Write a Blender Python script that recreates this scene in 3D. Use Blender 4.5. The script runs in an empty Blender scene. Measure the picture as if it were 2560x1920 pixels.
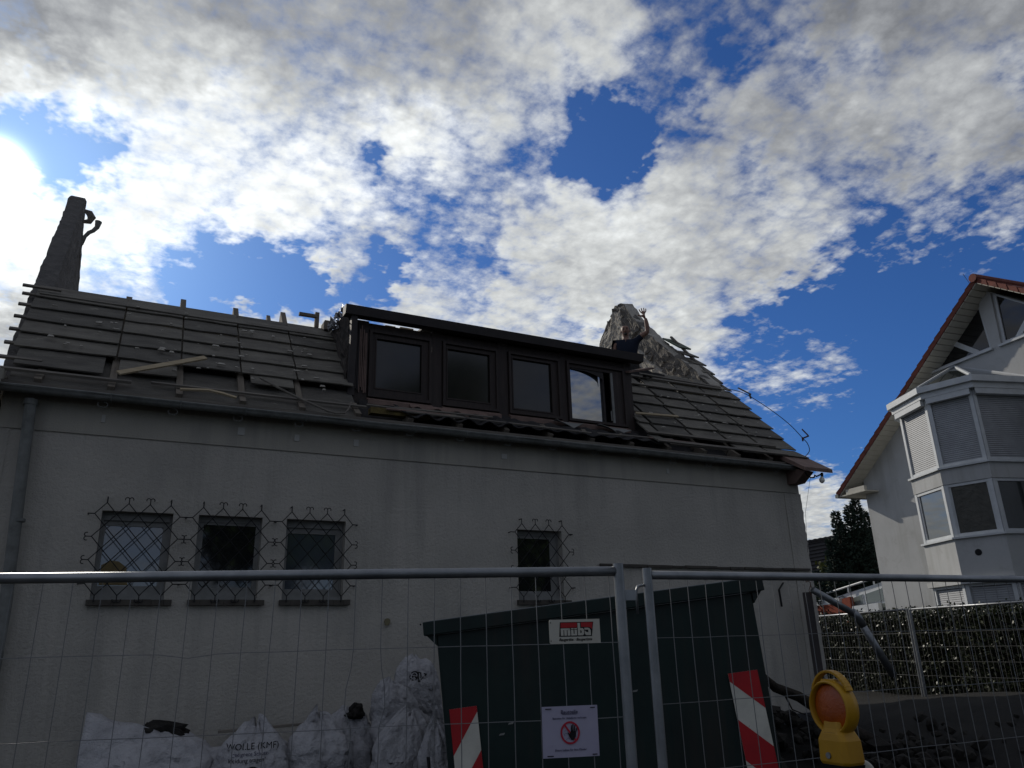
import bpy, bmesh, math, random
from math import sin, cos, pi, radians, sqrt, atan2
from mathutils import Vector, Matrix, noise
from mathutils.bvhtree import BVHTree

random.seed(7)
SC = bpy.context.scene
COL = SC.collection
RND = random.Random(11)

# ------------------------------------------------------------------ camera
CAM = Vector((0.0, -9.1, 1.7))
pitch, roll, yaw = radians(18.92), radians(-1.623), radians(-27.2)
fwd = Vector((-sin(yaw)*cos(pitch), cos(yaw)*cos(pitch), sin(pitch)))
rgt = Vector((cos(yaw), sin(yaw), 0)); up = rgt.cross(fwd)
r2 = rgt*cos(roll)+up*sin(roll); u2 = up*cos(roll)-rgt*sin(roll)
cd = bpy.data.cameras.new('camera'); cam = bpy.data.objects.new('camera', cd); COL.objects.link(cam)
m = Matrix((r2, u2, -fwd)).transposed().to_4x4(); m.translation = CAM
cam.matrix_world = m
cd.sensor_width = 36; cd.lens = 36*1915/2560; cd.clip_start = .05; cd.clip_end = 2000
SC.camera = cam

# ------------------------------------------------------------------ light
SUN_AZ, SUN_EL = radians(-11.0), radians(29.2)
SUND = Vector((sin(SUN_AZ)*cos(SUN_EL), cos(SUN_AZ)*cos(SUN_EL), sin(SUN_EL)))
sd = bpy.data.lights.new('sun', 'SUN'); so = bpy.data.objects.new('sun', sd); COL.objects.link(so)
sd.energy = 2.6; sd.angle = radians(.6); sd.color = (1, .93, .82)
so.rotation_euler = (-SUND).to_track_quat('-Z', 'Y').to_euler(); so.location = (-30, 60, 60)
SC.view_settings.view_transform = 'Standard'; SC.view_settings.look = 'None'
SC.view_settings.gamma = 1; SC.view_settings.exposure = EXPOSURE = 0.0
SC.view_settings.use_curve_mapping = False

# cloud cover and cloud brightness (0 to 15) by elevation (rows, 2.5 degrees) and azimuth (columns, 1.5 degrees)
COV = [
    [13, 13, 13, 13, 13, 13, 13, 13, 13, 13, 13, 13, 13, 13, 13, 13, 13, 13, 13, 13, 13, 13, 13, 13, 13, 13, 13, 13, 13, 13, 13, 13, 13, 13, 13, 13, 13, 13, 13, 13, 13, 13, 13, 13, 13, 13, 13, 13, 13, 13, 13, 13, 13, 13, 13, 13, 13, 13, 13, 13, 13, 13],
    [13, 13, 13, 13, 13, 13, 13, 13, 13, 13, 13, 13, 13, 13, 13, 13, 13, 13, 13, 13, 13, 13, 13, 13, 13, 13, 13, 13, 13, 13, 13, 13, 13, 13, 13, 13, 13, 13, 13, 13, 13, 13, 13, 13, 13, 13, 13, 13, 13, 13, 13, 13, 13, 13, 13, 13, 13, 13, 13, 13, 13, 13],
    [13, 13, 13, 13, 13, 13, 13, 13, 13, 13, 13, 13, 13, 13, 13, 13, 13, 13, 13, 13, 13, 13, 13, 13, 13, 13, 13, 13, 13, 13, 13, 13, 13, 13, 13, 13, 13, 13, 13, 13, 13, 13, 13, 13, 13, 13, 13, 13, 13, 13, 13, 13, 13, 13, 13, 13, 13, 13, 13, 13, 13, 13],
    [13, 13, 13, 13, 13, 13, 13, 13, 13, 13, 13, 13, 13, 13, 13, 13, 13, 13, 13, 13, 13, 13, 13, 13, 13, 13, 13, 13, 13, 13, 13, 13, 13, 13, 13, 13, 13, 13, 13, 13, 13, 13, 13, 13, 13, 13, 13, 13, 13, 13, 13, 13, 13, 13, 13, 13, 13, 13, 13, 11, 10, 10],
    [13, 13, 13, 13, 13, 13, 13, 13, 13, 13, 13, 13, 13, 13, 13, 13, 13, 13, 13, 13, 13, 13, 13, 13, 13, 13, 13, 13, 13, 13, 13, 13, 13, 13, 13, 13, 13, 13, 13, 13, 13, 13, 13, 13, 10, 10, 13, 13, 12, 10, 10, 10, 7, 6, 6, 4, 2, 2, 2, 2, 2, 2],
    [13, 13, 13, 13, 13, 13, 13, 13, 13, 13, 13, 13, 13, 13, 13, 13, 13, 13, 13, 13, 13, 13, 13, 13, 13, 13, 13, 13, 13, 13, 13, 13, 13, 13, 13, 13, 13, 13, 13, 13, 7, 6, 6, 3, 4, 4, 2, 3, 2, 2, 2, 2, 2, 2, 2, 2, 2, 2, 2, 2, 2, 2],
    [13, 13, 13, 13, 13, 13, 13, 13, 13, 13, 13, 13, 13, 13, 13, 13, 13, 13, 13, 13, 13, 13, 13, 13, 13, 13, 13, 13, 13, 13, 13, 13, 13, 13, 13, 13, 13, 13, 13, 13, 2, 4, 6, 6, 6, 4, 4, 2, 2, 2, 2, 2, 2, 2, 2, 2, 2, 2, 2, 2, 2, 2],
    [13, 13, 13, 13, 13, 13, 13, 13, 13, 13, 13, 13, 13, 13, 13, 13, 13, 13, 13, 13, 13, 13, 13, 13, 13, 13, 13, 13, 13, 13, 13, 13, 13, 13, 13, 13, 13, 13, 13, 10, 8, 9, 9, 9, 9, 9, 6, 3, 2, 2, 2, 2, 2, 2, 2, 2, 2, 2, 2, 2, 2, 2],
    [13, 13, 13, 13, 13, 13, 13, 13, 13, 13, 13, 13, 13, 13, 13, 13, 13, 13, 13, 13, 13, 13, 13, 13, 13, 13, 13, 13, 13, 13, 13, 13, 13, 13, 13, 13, 13, 13, 13, 11, 7, 7, 7, 7, 7, 6, 6, 4, 2, 2, 2, 2, 2, 2, 2, 2, 2, 2, 3, 5, 6, 7],
    [13, 13, 13, 13, 13, 13, 13, 12, 9, 9, 9, 9, 9, 9, 9, 12, 13, 13, 13, 13, 13, 13, 13, 13, 13, 12, 11, 11, 11, 11, 11, 10, 9, 8, 13, 13, 13, 13, 13, 13, 11, 6, 6, 3, 2, 2, 2, 2, 2, 3, 4, 4, 3, 3, 5, 5, 6, 8, 8, 8, 8, 8],
    [13, 13, 13, 13, 13, 13, 13, 13, 9, 9, 9, 5, 2, 0, 0, 0, 1, 4, 2, 5, 5, 4, 8, 13, 12, 11, 8, 9, 12, 13, 11, 11, 12, 13, 13, 13, 13, 13, 13, 12, 12, 12, 13, 13, 13, 10, 8, 5, 6, 6, 8, 8, 8, 8, 8, 8, 8, 8, 10, 11, 12, 13],
    [11, 13, 13, 13, 13, 13, 13, 13, 12, 12, 10, 11, 8, 5, 5, 4, 6, 5, 6, 13, 11, 8, 3, 7, 9, 9, 9, 9, 9, 11, 13, 13, 13, 13, 13, 13, 13, 13, 13, 13, 13, 12, 13, 13, 13, 13, 13, 8, 8, 8, 8, 8, 8, 10, 10, 12, 12, 13, 13, 13, 13, 11],
    [0, 0, 3, 5, 6, 5, 4, 8, 12, 12, 13, 13, 13, 11, 11, 13, 13, 13, 11, 8, 10, 13, 11, 12, 10, 10, 8, 10, 10, 13, 13, 13, 13, 13, 13, 13, 13, 13, 13, 13, 13, 13, 13, 13, 13, 13, 12, 11, 10, 12, 11, 13, 13, 13, 13, 13, 13, 12, 10, 9, 8, 10],
    [12, 9, 5, 3, 0, 5, 5, 5, 7, 13, 13, 13, 13, 13, 13, 13, 13, 13, 13, 13, 11, 10, 9, 9, 8, 8, 9, 9, 9, 10, 10, 10, 11, 11, 9, 9, 9, 13, 13, 13, 12, 13, 11, 10, 13, 12, 11, 11, 13, 13, 13, 13, 13, 13, 11, 9, 8, 9, 10, 13, 13, 13],
    [13, 13, 13, 13, 13, 13, 13, 13, 13, 13, 13, 13, 13, 13, 13, 13, 13, 13, 13, 13, 12, 6, 13, 11, 11, 12, 10, 9, 9, 9, 9, 9, 2, 2, 2, 0, 1, 2, 10, 11, 12, 13, 13, 13, 13, 13, 13, 13, 13, 13, 13, 13, 13, 12, 9, 12, 13, 13, 13, 13, 13, 13],
    [13, 13, 13, 13, 13, 13, 13, 13, 13, 13, 13, 13, 13, 13, 13, 13, 13, 13, 13, 13, 13, 13, 13, 13, 13, 13, 12, 13, 12, 11, 10, 10, 9, 6, 6, 2, 3, 6, 7, 8, 9, 12, 12, 13, 12, 10, 9, 12, 10, 10, 13, 11, 12, 12, 13, 13, 13, 13, 13, 13, 13, 13],
    [13, 13, 13, 13, 13, 13, 13, 13, 13, 13, 13, 13, 13, 13, 13, 13, 13, 13, 13, 13, 13, 13, 13, 13, 13, 13, 13, 13, 13, 13, 13, 13, 13, 9, 11, 12, 11, 8, 8, 9, 9, 8, 6, 7, 8, 8, 9, 12, 13, 13, 13, 13, 13, 13, 13, 13, 13, 13, 13, 13, 13, 13],
    [13, 13, 13, 13, 13, 13, 13, 13, 13, 13, 13, 13, 13, 13, 13, 13, 13, 13, 13, 13, 13, 13, 13, 13, 13, 13, 13, 13, 13, 13, 13, 13, 13, 11, 13, 13, 11, 9, 7, 8, 8, 8, 8, 9, 9, 9, 9, 9, 13, 13, 13, 13, 13, 13, 13, 13, 13, 13, 13, 13, 13, 13],
    [13, 13, 13, 13, 13, 13, 13, 13, 13, 13, 13, 13, 13, 13, 13, 13, 13, 13, 13, 13, 13, 13, 13, 13, 13, 13, 13, 13, 13, 13, 13, 13, 13, 13, 13, 13, 13, 13, 10, 9, 9, 9, 9, 9, 9, 9, 9, 9, 11, 13, 13, 13, 13, 13, 13, 13, 13, 13, 13, 13, 13, 13],
    [13, 13, 13, 13, 13, 13, 13, 13, 13, 13, 13, 13, 13, 13, 13, 13, 13, 13, 13, 13, 13, 13, 13, 13, 13, 13, 13, 13, 13, 13, 13, 13, 13, 13, 13, 13, 13, 13, 12, 9, 9, 9, 9, 9, 9, 9, 9, 9, 9, 13, 13, 13, 13, 13, 13, 13, 13, 13, 13, 13, 13, 13],
    [13, 13, 13, 13, 13, 13, 13, 13, 13, 13, 13, 13, 13, 13, 13, 13, 13, 13, 13, 13, 13, 13, 13, 13, 13, 13, 13, 13, 13, 13, 13, 13, 13, 13, 13, 13, 13, 13, 13, 9, 9, 9, 9, 9, 9, 9, 9, 9, 9, 11, 13, 13, 13, 13, 13, 13, 13, 13, 13, 13, 13, 13]]
BRI = [
    [9, 9, 9, 9, 9, 9, 9, 9, 9, 9, 9, 9, 9, 9, 9, 9, 9, 9, 9, 9, 9, 9, 9, 9, 9, 9, 9, 9, 9, 9, 9, 9, 9, 9, 9, 9, 9, 9, 9, 9, 9, 9, 9, 9, 9, 9, 9, 9, 9, 9, 9, 9, 9, 9, 9, 9, 9, 9, 9, 9, 9, 9],
    [9, 9, 9, 9, 9, 9, 9, 9, 9, 9, 9, 9, 9, 9, 9, 9, 9, 9, 9, 9, 9, 9, 9, 9, 9, 9, 9, 9, 9, 9, 9, 9, 9, 9, 9, 9, 9, 9, 9, 9, 9, 9, 9, 9, 9, 9, 9, 9, 9, 9, 9, 9, 9, 9, 9, 9, 9, 9, 9, 9, 9, 9],
    [9, 9, 9, 9, 9, 9, 9, 9, 9, 9, 9, 9, 9, 9, 9, 9, 9, 9, 9, 9, 9, 9, 9, 9, 9, 9, 9, 9, 9, 9, 9, 9, 9, 9, 9, 9, 9, 9, 9, 9, 9, 9, 9, 9, 9, 9, 9, 9, 9, 9, 9, 9, 9, 9, 9, 9, 9, 9, 9, 9, 9, 9],
    [9, 9, 9, 9, 9, 9, 9, 9, 9, 9, 9, 9, 9, 9, 9, 9, 9, 9, 9, 9, 9, 9, 9, 9, 9, 9, 9, 9, 9, 9, 9, 9, 9, 9, 9, 9, 9, 9, 9, 9, 9, 9, 9, 9, 9, 9, 9, 9, 9, 9, 9, 9, 9, 9, 9, 9, 9, 9, 9, 9, 9, 9],
    [9, 9, 9, 9, 9, 9, 9, 9, 9, 9, 9, 9, 9, 9, 9, 9, 9, 9, 9, 9, 9, 9, 9, 9, 9, 9, 9, 9, 9, 9, 9, 9, 9, 9, 9, 9, 9, 9, 9, 9, 9, 9, 9, 9, 9, 9, 9, 9, 9, 9, 9, 9, 9, 9, 9, 9, 9, 9, 9, 9, 9, 9],
    [9, 9, 9, 9, 9, 9, 9, 9, 9, 9, 9, 9, 9, 9, 9, 9, 9, 9, 9, 9, 9, 9, 9, 9, 9, 9, 9, 9, 9, 9, 9, 9, 9, 9, 9, 9, 9, 9, 9, 9, 9, 9, 9, 9, 9, 9, 9, 9, 9, 9, 9, 9, 9, 9, 9, 9, 9, 9, 9, 9, 9, 9],
    [9, 9, 9, 9, 9, 9, 9, 9, 9, 9, 9, 9, 9, 9, 9, 9, 9, 9, 9, 9, 9, 9, 9, 9, 9, 9, 9, 9, 9, 9, 9, 9, 9, 9, 9, 9, 9, 9, 9, 9, 9, 9, 9, 9, 9, 9, 9, 9, 9, 9, 9, 9, 9, 9, 9, 9, 9, 9, 9, 9, 9, 9],
    [9, 9, 9, 9, 9, 9, 9, 9, 9, 9, 9, 9, 9, 9, 9, 9, 9, 9, 9, 9, 9, 9, 9, 9, 9, 9, 9, 9, 9, 9, 9, 9, 9, 9, 9, 9, 9, 9, 9, 9, 9, 9, 9, 9, 9, 9, 9, 9, 9, 9, 9, 9, 9, 9, 9, 9, 9, 9, 9, 9, 9, 9],
    [12, 11, 10, 10, 9, 9, 9, 9, 9, 9, 9, 9, 9, 9, 9, 9, 9, 9, 9, 9, 9, 9, 9, 9, 9, 9, 9, 9, 9, 9, 9, 9, 9, 9, 9, 10, 10, 10, 10, 10, 9, 9, 9, 9, 9, 9, 9, 9, 9, 9, 9, 9, 9, 9, 9, 9, 9, 9, 9, 9, 9, 9],
    [14, 14, 14, 14, 14, 13, 13, 12, 11, 11, 10, 10, 10, 9, 9, 9, 9, 9, 9, 9, 9, 9, 10, 10, 10, 10, 10, 10, 10, 10, 10, 10, 10, 10, 10, 10, 10, 10, 10, 9, 9, 9, 9, 9, 9, 9, 9, 9, 9, 9, 9, 9, 9, 9, 9, 9, 9, 9, 8, 8, 7, 7],
    [14, 14, 14, 14, 14, 14, 14, 14, 14, 14, 14, 14, 14, 14, 13, 12, 12, 11, 10, 10, 9, 9, 9, 10, 10, 10, 10, 10, 10, 10, 10, 10, 10, 10, 10, 10, 9, 9, 9, 8, 8, 8, 8, 8, 8, 9, 9, 9, 9, 9, 9, 9, 9, 9, 8, 8, 7, 7, 6, 6, 6, 6],
    [14, 14, 14, 14, 14, 14, 14, 14, 14, 14, 14, 14, 14, 14, 14, 14, 14, 13, 12, 11, 10, 9, 9, 10, 10, 10, 10, 10, 10, 10, 9, 9, 9, 10, 10, 10, 10, 10, 9, 9, 8, 8, 8, 9, 9, 9, 9, 9, 9, 8, 8, 7, 7, 6, 6, 6, 6, 6, 6, 6, 6, 6],
    [13, 13, 13, 13, 14, 14, 14, 14, 14, 13, 13, 13, 13, 13, 13, 13, 13, 13, 13, 13, 12, 12, 10, 10, 10, 10, 10, 10, 10, 10, 10, 10, 11, 11, 11, 11, 11, 11, 10, 10, 9, 9, 9, 9, 9, 8, 7, 7, 6, 6, 6, 7, 7, 7, 6, 6, 6, 6, 7, 7, 7, 6],
    [12, 13, 13, 13, 13, 13, 13, 13, 13, 13, 13, 13, 13, 13, 13, 13, 13, 13, 13, 13, 13, 13, 13, 13, 11, 10, 9, 9, 9, 9, 10, 10, 10, 10, 10, 10, 9, 9, 9, 8, 8, 7, 7, 7, 6, 6, 6, 6, 6, 7, 7, 7, 7, 7, 7, 7, 7, 6, 6, 5, 5, 5],
    [7, 8, 9, 10, 11, 12, 13, 13, 12, 12, 13, 13, 13, 13, 13, 13, 13, 13, 13, 13, 13, 13, 13, 13, 13, 13, 11, 10, 9, 9, 9, 9, 9, 9, 9, 9, 9, 8, 7, 6, 6, 6, 6, 6, 6, 6, 6, 6, 7, 7, 7, 7, 7, 6, 5, 5, 5, 5, 5, 5, 5, 5],
    [7, 7, 7, 7, 6, 7, 8, 10, 9, 9, 10, 11, 13, 13, 13, 12, 11, 11, 11, 12, 12, 13, 13, 13, 13, 13, 13, 12, 10, 9, 9, 9, 9, 9, 9, 9, 9, 8, 6, 6, 6, 6, 6, 6, 6, 6, 7, 6, 6, 6, 5, 5, 5, 5, 5, 5, 5, 5, 5, 5, 5, 5],
    [7, 7, 7, 7, 7, 7, 7, 7, 8, 8, 8, 9, 10, 9, 9, 9, 8, 8, 8, 9, 8, 8, 8, 8, 8, 8, 8, 8, 8, 9, 9, 9, 9, 9, 9, 9, 9, 8, 5, 5, 5, 5, 5, 5, 5, 5, 5, 5, 5, 5, 5, 5, 5, 5, 5, 5, 5, 5, 5, 5, 5, 5],
    [7, 7, 7, 7, 7, 7, 7, 7, 8, 7, 7, 7, 6, 6, 6, 6, 6, 6, 6, 6, 6, 6, 6, 6, 6, 6, 6, 6, 7, 8, 9, 9, 9, 9, 9, 9, 9, 8, 5, 5, 5, 5, 5, 5, 5, 5, 5, 5, 5, 5, 5, 5, 5, 5, 5, 5, 5, 5, 5, 5, 5, 5],
    [7, 7, 7, 7, 7, 7, 7, 7, 7, 7, 7, 7, 6, 6, 6, 6, 6, 6, 6, 6, 6, 6, 6, 6, 6, 6, 6, 6, 7, 8, 9, 9, 9, 9, 9, 9, 9, 8, 5, 5, 5, 5, 4, 4, 4, 4, 5, 5, 5, 5, 5, 5, 5, 5, 5, 5, 5, 5, 5, 5, 5, 5],
    [7, 7, 7, 7, 7, 7, 7, 8, 7, 7, 7, 7, 6, 6, 6, 6, 6, 6, 6, 6, 6, 6, 6, 6, 6, 6, 6, 6, 7, 8, 9, 9, 9, 9, 9, 9, 9, 8, 6, 5, 5, 5, 5, 4, 4, 4, 5, 5, 5, 5, 5, 5, 5, 5, 5, 5, 5, 5, 5, 5, 5, 5],
    [7, 7, 7, 7, 7, 7, 7, 7, 7, 7, 7, 6, 6, 6, 6, 6, 6, 6, 6, 6, 6, 6, 6, 6, 6, 6, 6, 6, 7, 8, 9, 9, 9, 9, 9, 9, 9, 9, 7, 5, 5, 5, 5, 4, 4, 4, 5, 5, 5, 5, 5, 5, 5, 5, 5, 5, 5, 5, 5, 5, 5, 5]]


world = bpy.data.worlds.new('World'); SC.world = world; world.use_nodes = True
def build_sky():
    nt = world.node_tree; N = nt.nodes; L = nt.links; N.clear()
    def mth(op, a, b=None, c=None, clamp=False):
        n = N.new('ShaderNodeMath'); n.operation = op; n.use_clamp = clamp
        for i, v in enumerate((a, b, c)):
            if v is None: continue
            if isinstance(v, (int, float)): n.inputs[i].default_value = v
            else: L.new(v, n.inputs[i])
        return n.outputs[0]
    def vm(op, a, b=None, c=None, scale=None, out=0):
        n = N.new('ShaderNodeVectorMath'); n.operation = op
        for i, v in enumerate((a, b, c)):
            if v is None: continue
            if isinstance(v, (tuple, list, Vector)): n.inputs[i].default_value = v
            else: L.new(v, n.inputs[i])
        if scale is not None:
            if isinstance(scale, (int, float)): n.inputs['Scale'].default_value = scale
            else: L.new(scale, n.inputs['Scale'])
        return n.outputs[out]
    def noi(vec, scale, detail=6, rough=.55, dist=0, lac=2.0):
        n = N.new('ShaderNodeTexNoise'); n.noise_dimensions = '2D'; n.inputs['Scale'].default_value = scale; n.inputs['Detail'].default_value = detail
        n.inputs['Roughness'].default_value = rough; n.inputs['Distortion'].default_value = dist; n.inputs['Lacunarity'].default_value = lac
        L.new(vec, n.inputs['Vector']); return n
    tc = N.new('ShaderNodeTexCoord'); D = tc.outputs['Generated']
    sep = N.new('ShaderNodeSeparateXYZ'); L.new(D, sep.inputs[0]); x, y, z = sep.outputs
    zz = mth('MAXIMUM', z, 0.0)
    # the flat cloud deck: direction met with a plane overhead
    inv = mth('DIVIDE', 1.0, mth('ADD', zz, .16))
    pl = N.new('ShaderNodeCombineXYZ'); L.new(mth('MULTIPLY', x, inv), pl.inputs[0]); L.new(mth('MULTIPLY', y, inv), pl.inputs[1]); P = pl.outputs[0]
    w1 = noi(P, 5.5, 3, .6); w2 = noi(P, 17, 3, .6)
    az = mth('MULTIPLY', mth('ARCTAN2', x, y), 180/pi); el = mth('MULTIPLY', mth('ARCSINE', z), 180/pi)
    s1 = N.new('ShaderNodeSeparateColor'); L.new(w1.outputs['Color'], s1.inputs[0])
    s2 = N.new('ShaderNodeSeparateColor'); L.new(w2.outputs['Color'], s2.inputs[0])
    def warp(v, a, b): return mth('ADD', mth('ADD', v, mth('MULTIPLY', mth('SUBTRACT', a, .5), 2.6)), mth('MULTIPLY', mth('SUBTRACT', b, .5), 5.0))
    azw = warp(az, s1.outputs[0], s2.outputs[0]); elw = warp(el, s1.outputs[1], s2.outputs[1])
    NR, NC = len(COV), len(COV[0]); AZ0, DA, EL0, DE = -16, 1.5, 0, 2.5
    uA = mth('DIVIDE', mth('SUBTRACT', azw, AZ0), DA*31, clamp=True)
    uB = mth('DIVIDE', mth('SUBTRACT', azw, AZ0+DA*31), DA*30, clamp=True)
    selB = mth('GREATER_THAN', azw, AZ0+DA*31)
    v = mth('MINIMUM', mth('MAXIMUM', mth('DIVIDE', mth('SUBTRACT', elw, EL0), DE), 0.0), NR-1.0)
    acc = None
    for half in (0, 1):
        hacc = None
        for r in range(NR):
            cols = range(0, 32) if half == 0 else range(31, 62)
            cr = N.new('ShaderNodeValToRGB'); e = cr.color_ramp; n = len(cols)
            while len(e.elements) < n: e.elements.new(.5)
            for i, c in enumerate(cols):
                e.elements[i].position = i/(n-1)
            for i, c in enumerate(cols):
                e.elements[i].color = (COV[r][c]/15, BRI[r][c]/15, 0, 1)
            e.interpolation = 'LINEAR'
            L.new(uA if half == 0 else uB, cr.inputs[0])
            wgt = mth('MAXIMUM', mth('SUBTRACT', 1.0, mth('ABSOLUTE', mth('SUBTRACT', v, float(r)))), 0.0)
            t = vm('SCALE', cr.outputs[0], scale=wgt)
            hacc = t if hacc is None else vm('ADD', hacc, t)
        if acc is None: acc = hacc
        else:
            mx = N.new('ShaderNodeMix'); mx.data_type = 'VECTOR'; L.new(selB, mx.inputs[0]); L.new(acc, mx.inputs[4]); L.new(hacc, mx.inputs[5]); acc = mx.outputs[1]
    # beyond the part of the sky in view the same kind of broken cloud goes on
    wl = mth('DIVIDE', mth('ADD', az, 22.0), 8.0, clamp=True); wr = mth('DIVIDE', mth('SUBTRACT', 82.0, az), 10.0, clamp=True)
    wt = mth('DIVIDE', mth('SUBTRACT', 56.0, el), 8.0, clamp=True)
    inn = mth('MULTIPLY', mth('MULTIPLY', wl, wr), wt)
    mx = N.new('ShaderNodeMix'); mx.data_type = 'VECTOR'; L.new(inn, mx.inputs[0]); mx.inputs[4].default_value = (.74, .36, 0); L.new(acc, mx.inputs[5])
    sp = N.new('ShaderNodeSeparateXYZ'); L.new(mx.outputs[1], sp.inputs[0]); cov, bri = sp.outputs[0], sp.outputs[1]
    # cloud texture: billows, fleece and fibres
    pb = noi(P, 3.1, 9, .62, .25); pf = noi(P, 34, 4, .6); ps = noi(vm('MULTIPLY', P, (1.0, 3.2, 1)), 7, 6, .6, .4)
    pg = noi(P, 85, 3, .6)
    def puff(scale, amt):   # cauliflower heads
        w = noi(P, scale*.45, 3, .55); vv = vm('ADD', P, vm('SCALE', vm('SUBTRACT', w.outputs['Color'], (.5, .5, .5)), scale=amt))
        n = N.new('ShaderNodeTexVoronoi'); n.voronoi_dimensions = '2D'; n.feature = 'F1'; n.inputs['Scale'].default_value = scale; L.new(vv, n.inputs['Vector'])
        return mth('SUBTRACT', .46, n.outputs['Distance'])
    p1 = puff(10, .16); p2 = puff(27, .06); pw = mth('ADD', mth('MULTIPLY', p1, .5), mth('MULTIPLY', p2, .5))
    nn = mth('ADD', mth('ADD', mth('ADD', mth('MULTIPLY', pb.outputs[0], .50), mth('MULTIPLY', pf.outputs[0], .22)), mth('MULTIPLY', ps.outputs[0], .16)), mth('MULTIPLY', pg.outputs[0], .12))
    dens = mth('DIVIDE', mth('SUBTRACT', mth('ADD', mth('MULTIPLY', cov, 1.75), mth('ADD', mth('MULTIPLY', mth('SUBTRACT', nn, .5), 2.3), mth('MULTIPLY', pw, .62))), .78), .80, clamp=True)
    dens = mth('SMOOTH_MIN', dens, 1.0, .15); dens = mth('MULTIPLY', dens, 1.02, clamp=True)
    cosr = vm('DOT_PRODUCT', D, tuple(SUND), out=1)
    cosa = mth('MAXIMUM', cosr, 0.0)
    g1 = mth('MULTIPLY', mth('POWER', cosa, 4500.0), 12.0); g2 = mth('MULTIPLY', mth('POWER', cosa, 60.0), .13); g3 = mth('MULTIPLY', mth('POWER', cosa, 9.0), .025)
    glow = mth('ADD', mth('ADD', g1, g2), g3)
    # shade inside the clouds: thick parts grey, fringes bright
    sh = noi(P, 4.6, 7, .6, .3); sh2 = noi(P, 15, 5, .6)
    s = mth('ADD', mth('MULTIPLY', mth('SUBTRACT', sh.outputs[0], .5), 1.25), mth('ADD', mth('MULTIPLY', mth('SUBTRACT', sh2.outputs[0], .5), .8), mth('ADD', mth('MULTIPLY', mth('SUBTRACT', pf.outputs[0], .5), .7), mth('MULTIPLY', mth('SUBTRACT', pg.outputs[0], .5), .4))))
    bb = mth('MAXIMUM', mth('ADD', mth('ADD', mth('MULTIPLY', bri, .72), .31), mth('MULTIPLY', s, .17)), .12)
    bb = mth('ADD', bb, mth('MULTIPLY', pw, .20))
    fringe = mth('MULTIPLY', mth('MULTIPLY', dens, mth('SUBTRACT', 1.0, dens)), .35)
    bb = mth('ADD', bb, fringe)
    lin = mth('POWER', bb, 2.2)
    lin = mth('MULTIPLY', lin, mth('ADD', 1.0, mth('MULTIPLY', g2, 1.6)))
    tint = N.new('ShaderNodeMix'); tint.data_type = 'RGBA'; L.new(mth('MULTIPLY', lin, 1.6, clamp=True), tint.inputs[0])
    tint.inputs[6].default_value = (.88, .93, 1.06, 1); tint.inputs[7].default_value = (.97, 1.0, 1.0, 1)
    SKYS = .1
    cc = vm('SCALE', tint.outputs[2], scale=mth('MULTIPLY', lin, 1/SKYS))
    sky = N.new('ShaderNodeTexSky'); sky.sky_type = 'NISHITA'; sky.sun_disc = False; sky.sun_elevation = SUN_EL; sky.sun_rotation = SUN_AZ
    sky.air_density = 1.0; sky.dust_density = .6; sky.ozone_density = 3.0
    skc = vm('MULTIPLY', sky.outputs[0], (.23, .44, .78))
    skc = vm('ADD', skc, vm('SCALE', (.9, 1.0, 1.05), scale=mth('MULTIPLY', glow, 1/SKYS)))
    mixc = N.new('ShaderNodeMix'); mixc.data_type = 'RGBA'; L.new(dens, mixc.inputs[0]); L.new(skc, mixc.inputs[6])
    cc2 = vm('ADD', cc, vm('SCALE', (1.0, .99, .94), scale=mth('MULTIPLY', g1, .8/SKYS))); L.new(cc2, mixc.inputs[7])
    bg = N.new('ShaderNodeBackground'); bg.inputs['Strength'].default_value = SKYS; L.new(mixc.outputs[2], bg.inputs['Color'])
    out = N.new('ShaderNodeOutputWorld'); L.new(bg.outputs[0], out.inputs['Surface'])
build_sky()
world.cycles.sampling_method = 'MANUAL'; world.cycles.sample_map_resolution = 512

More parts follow.
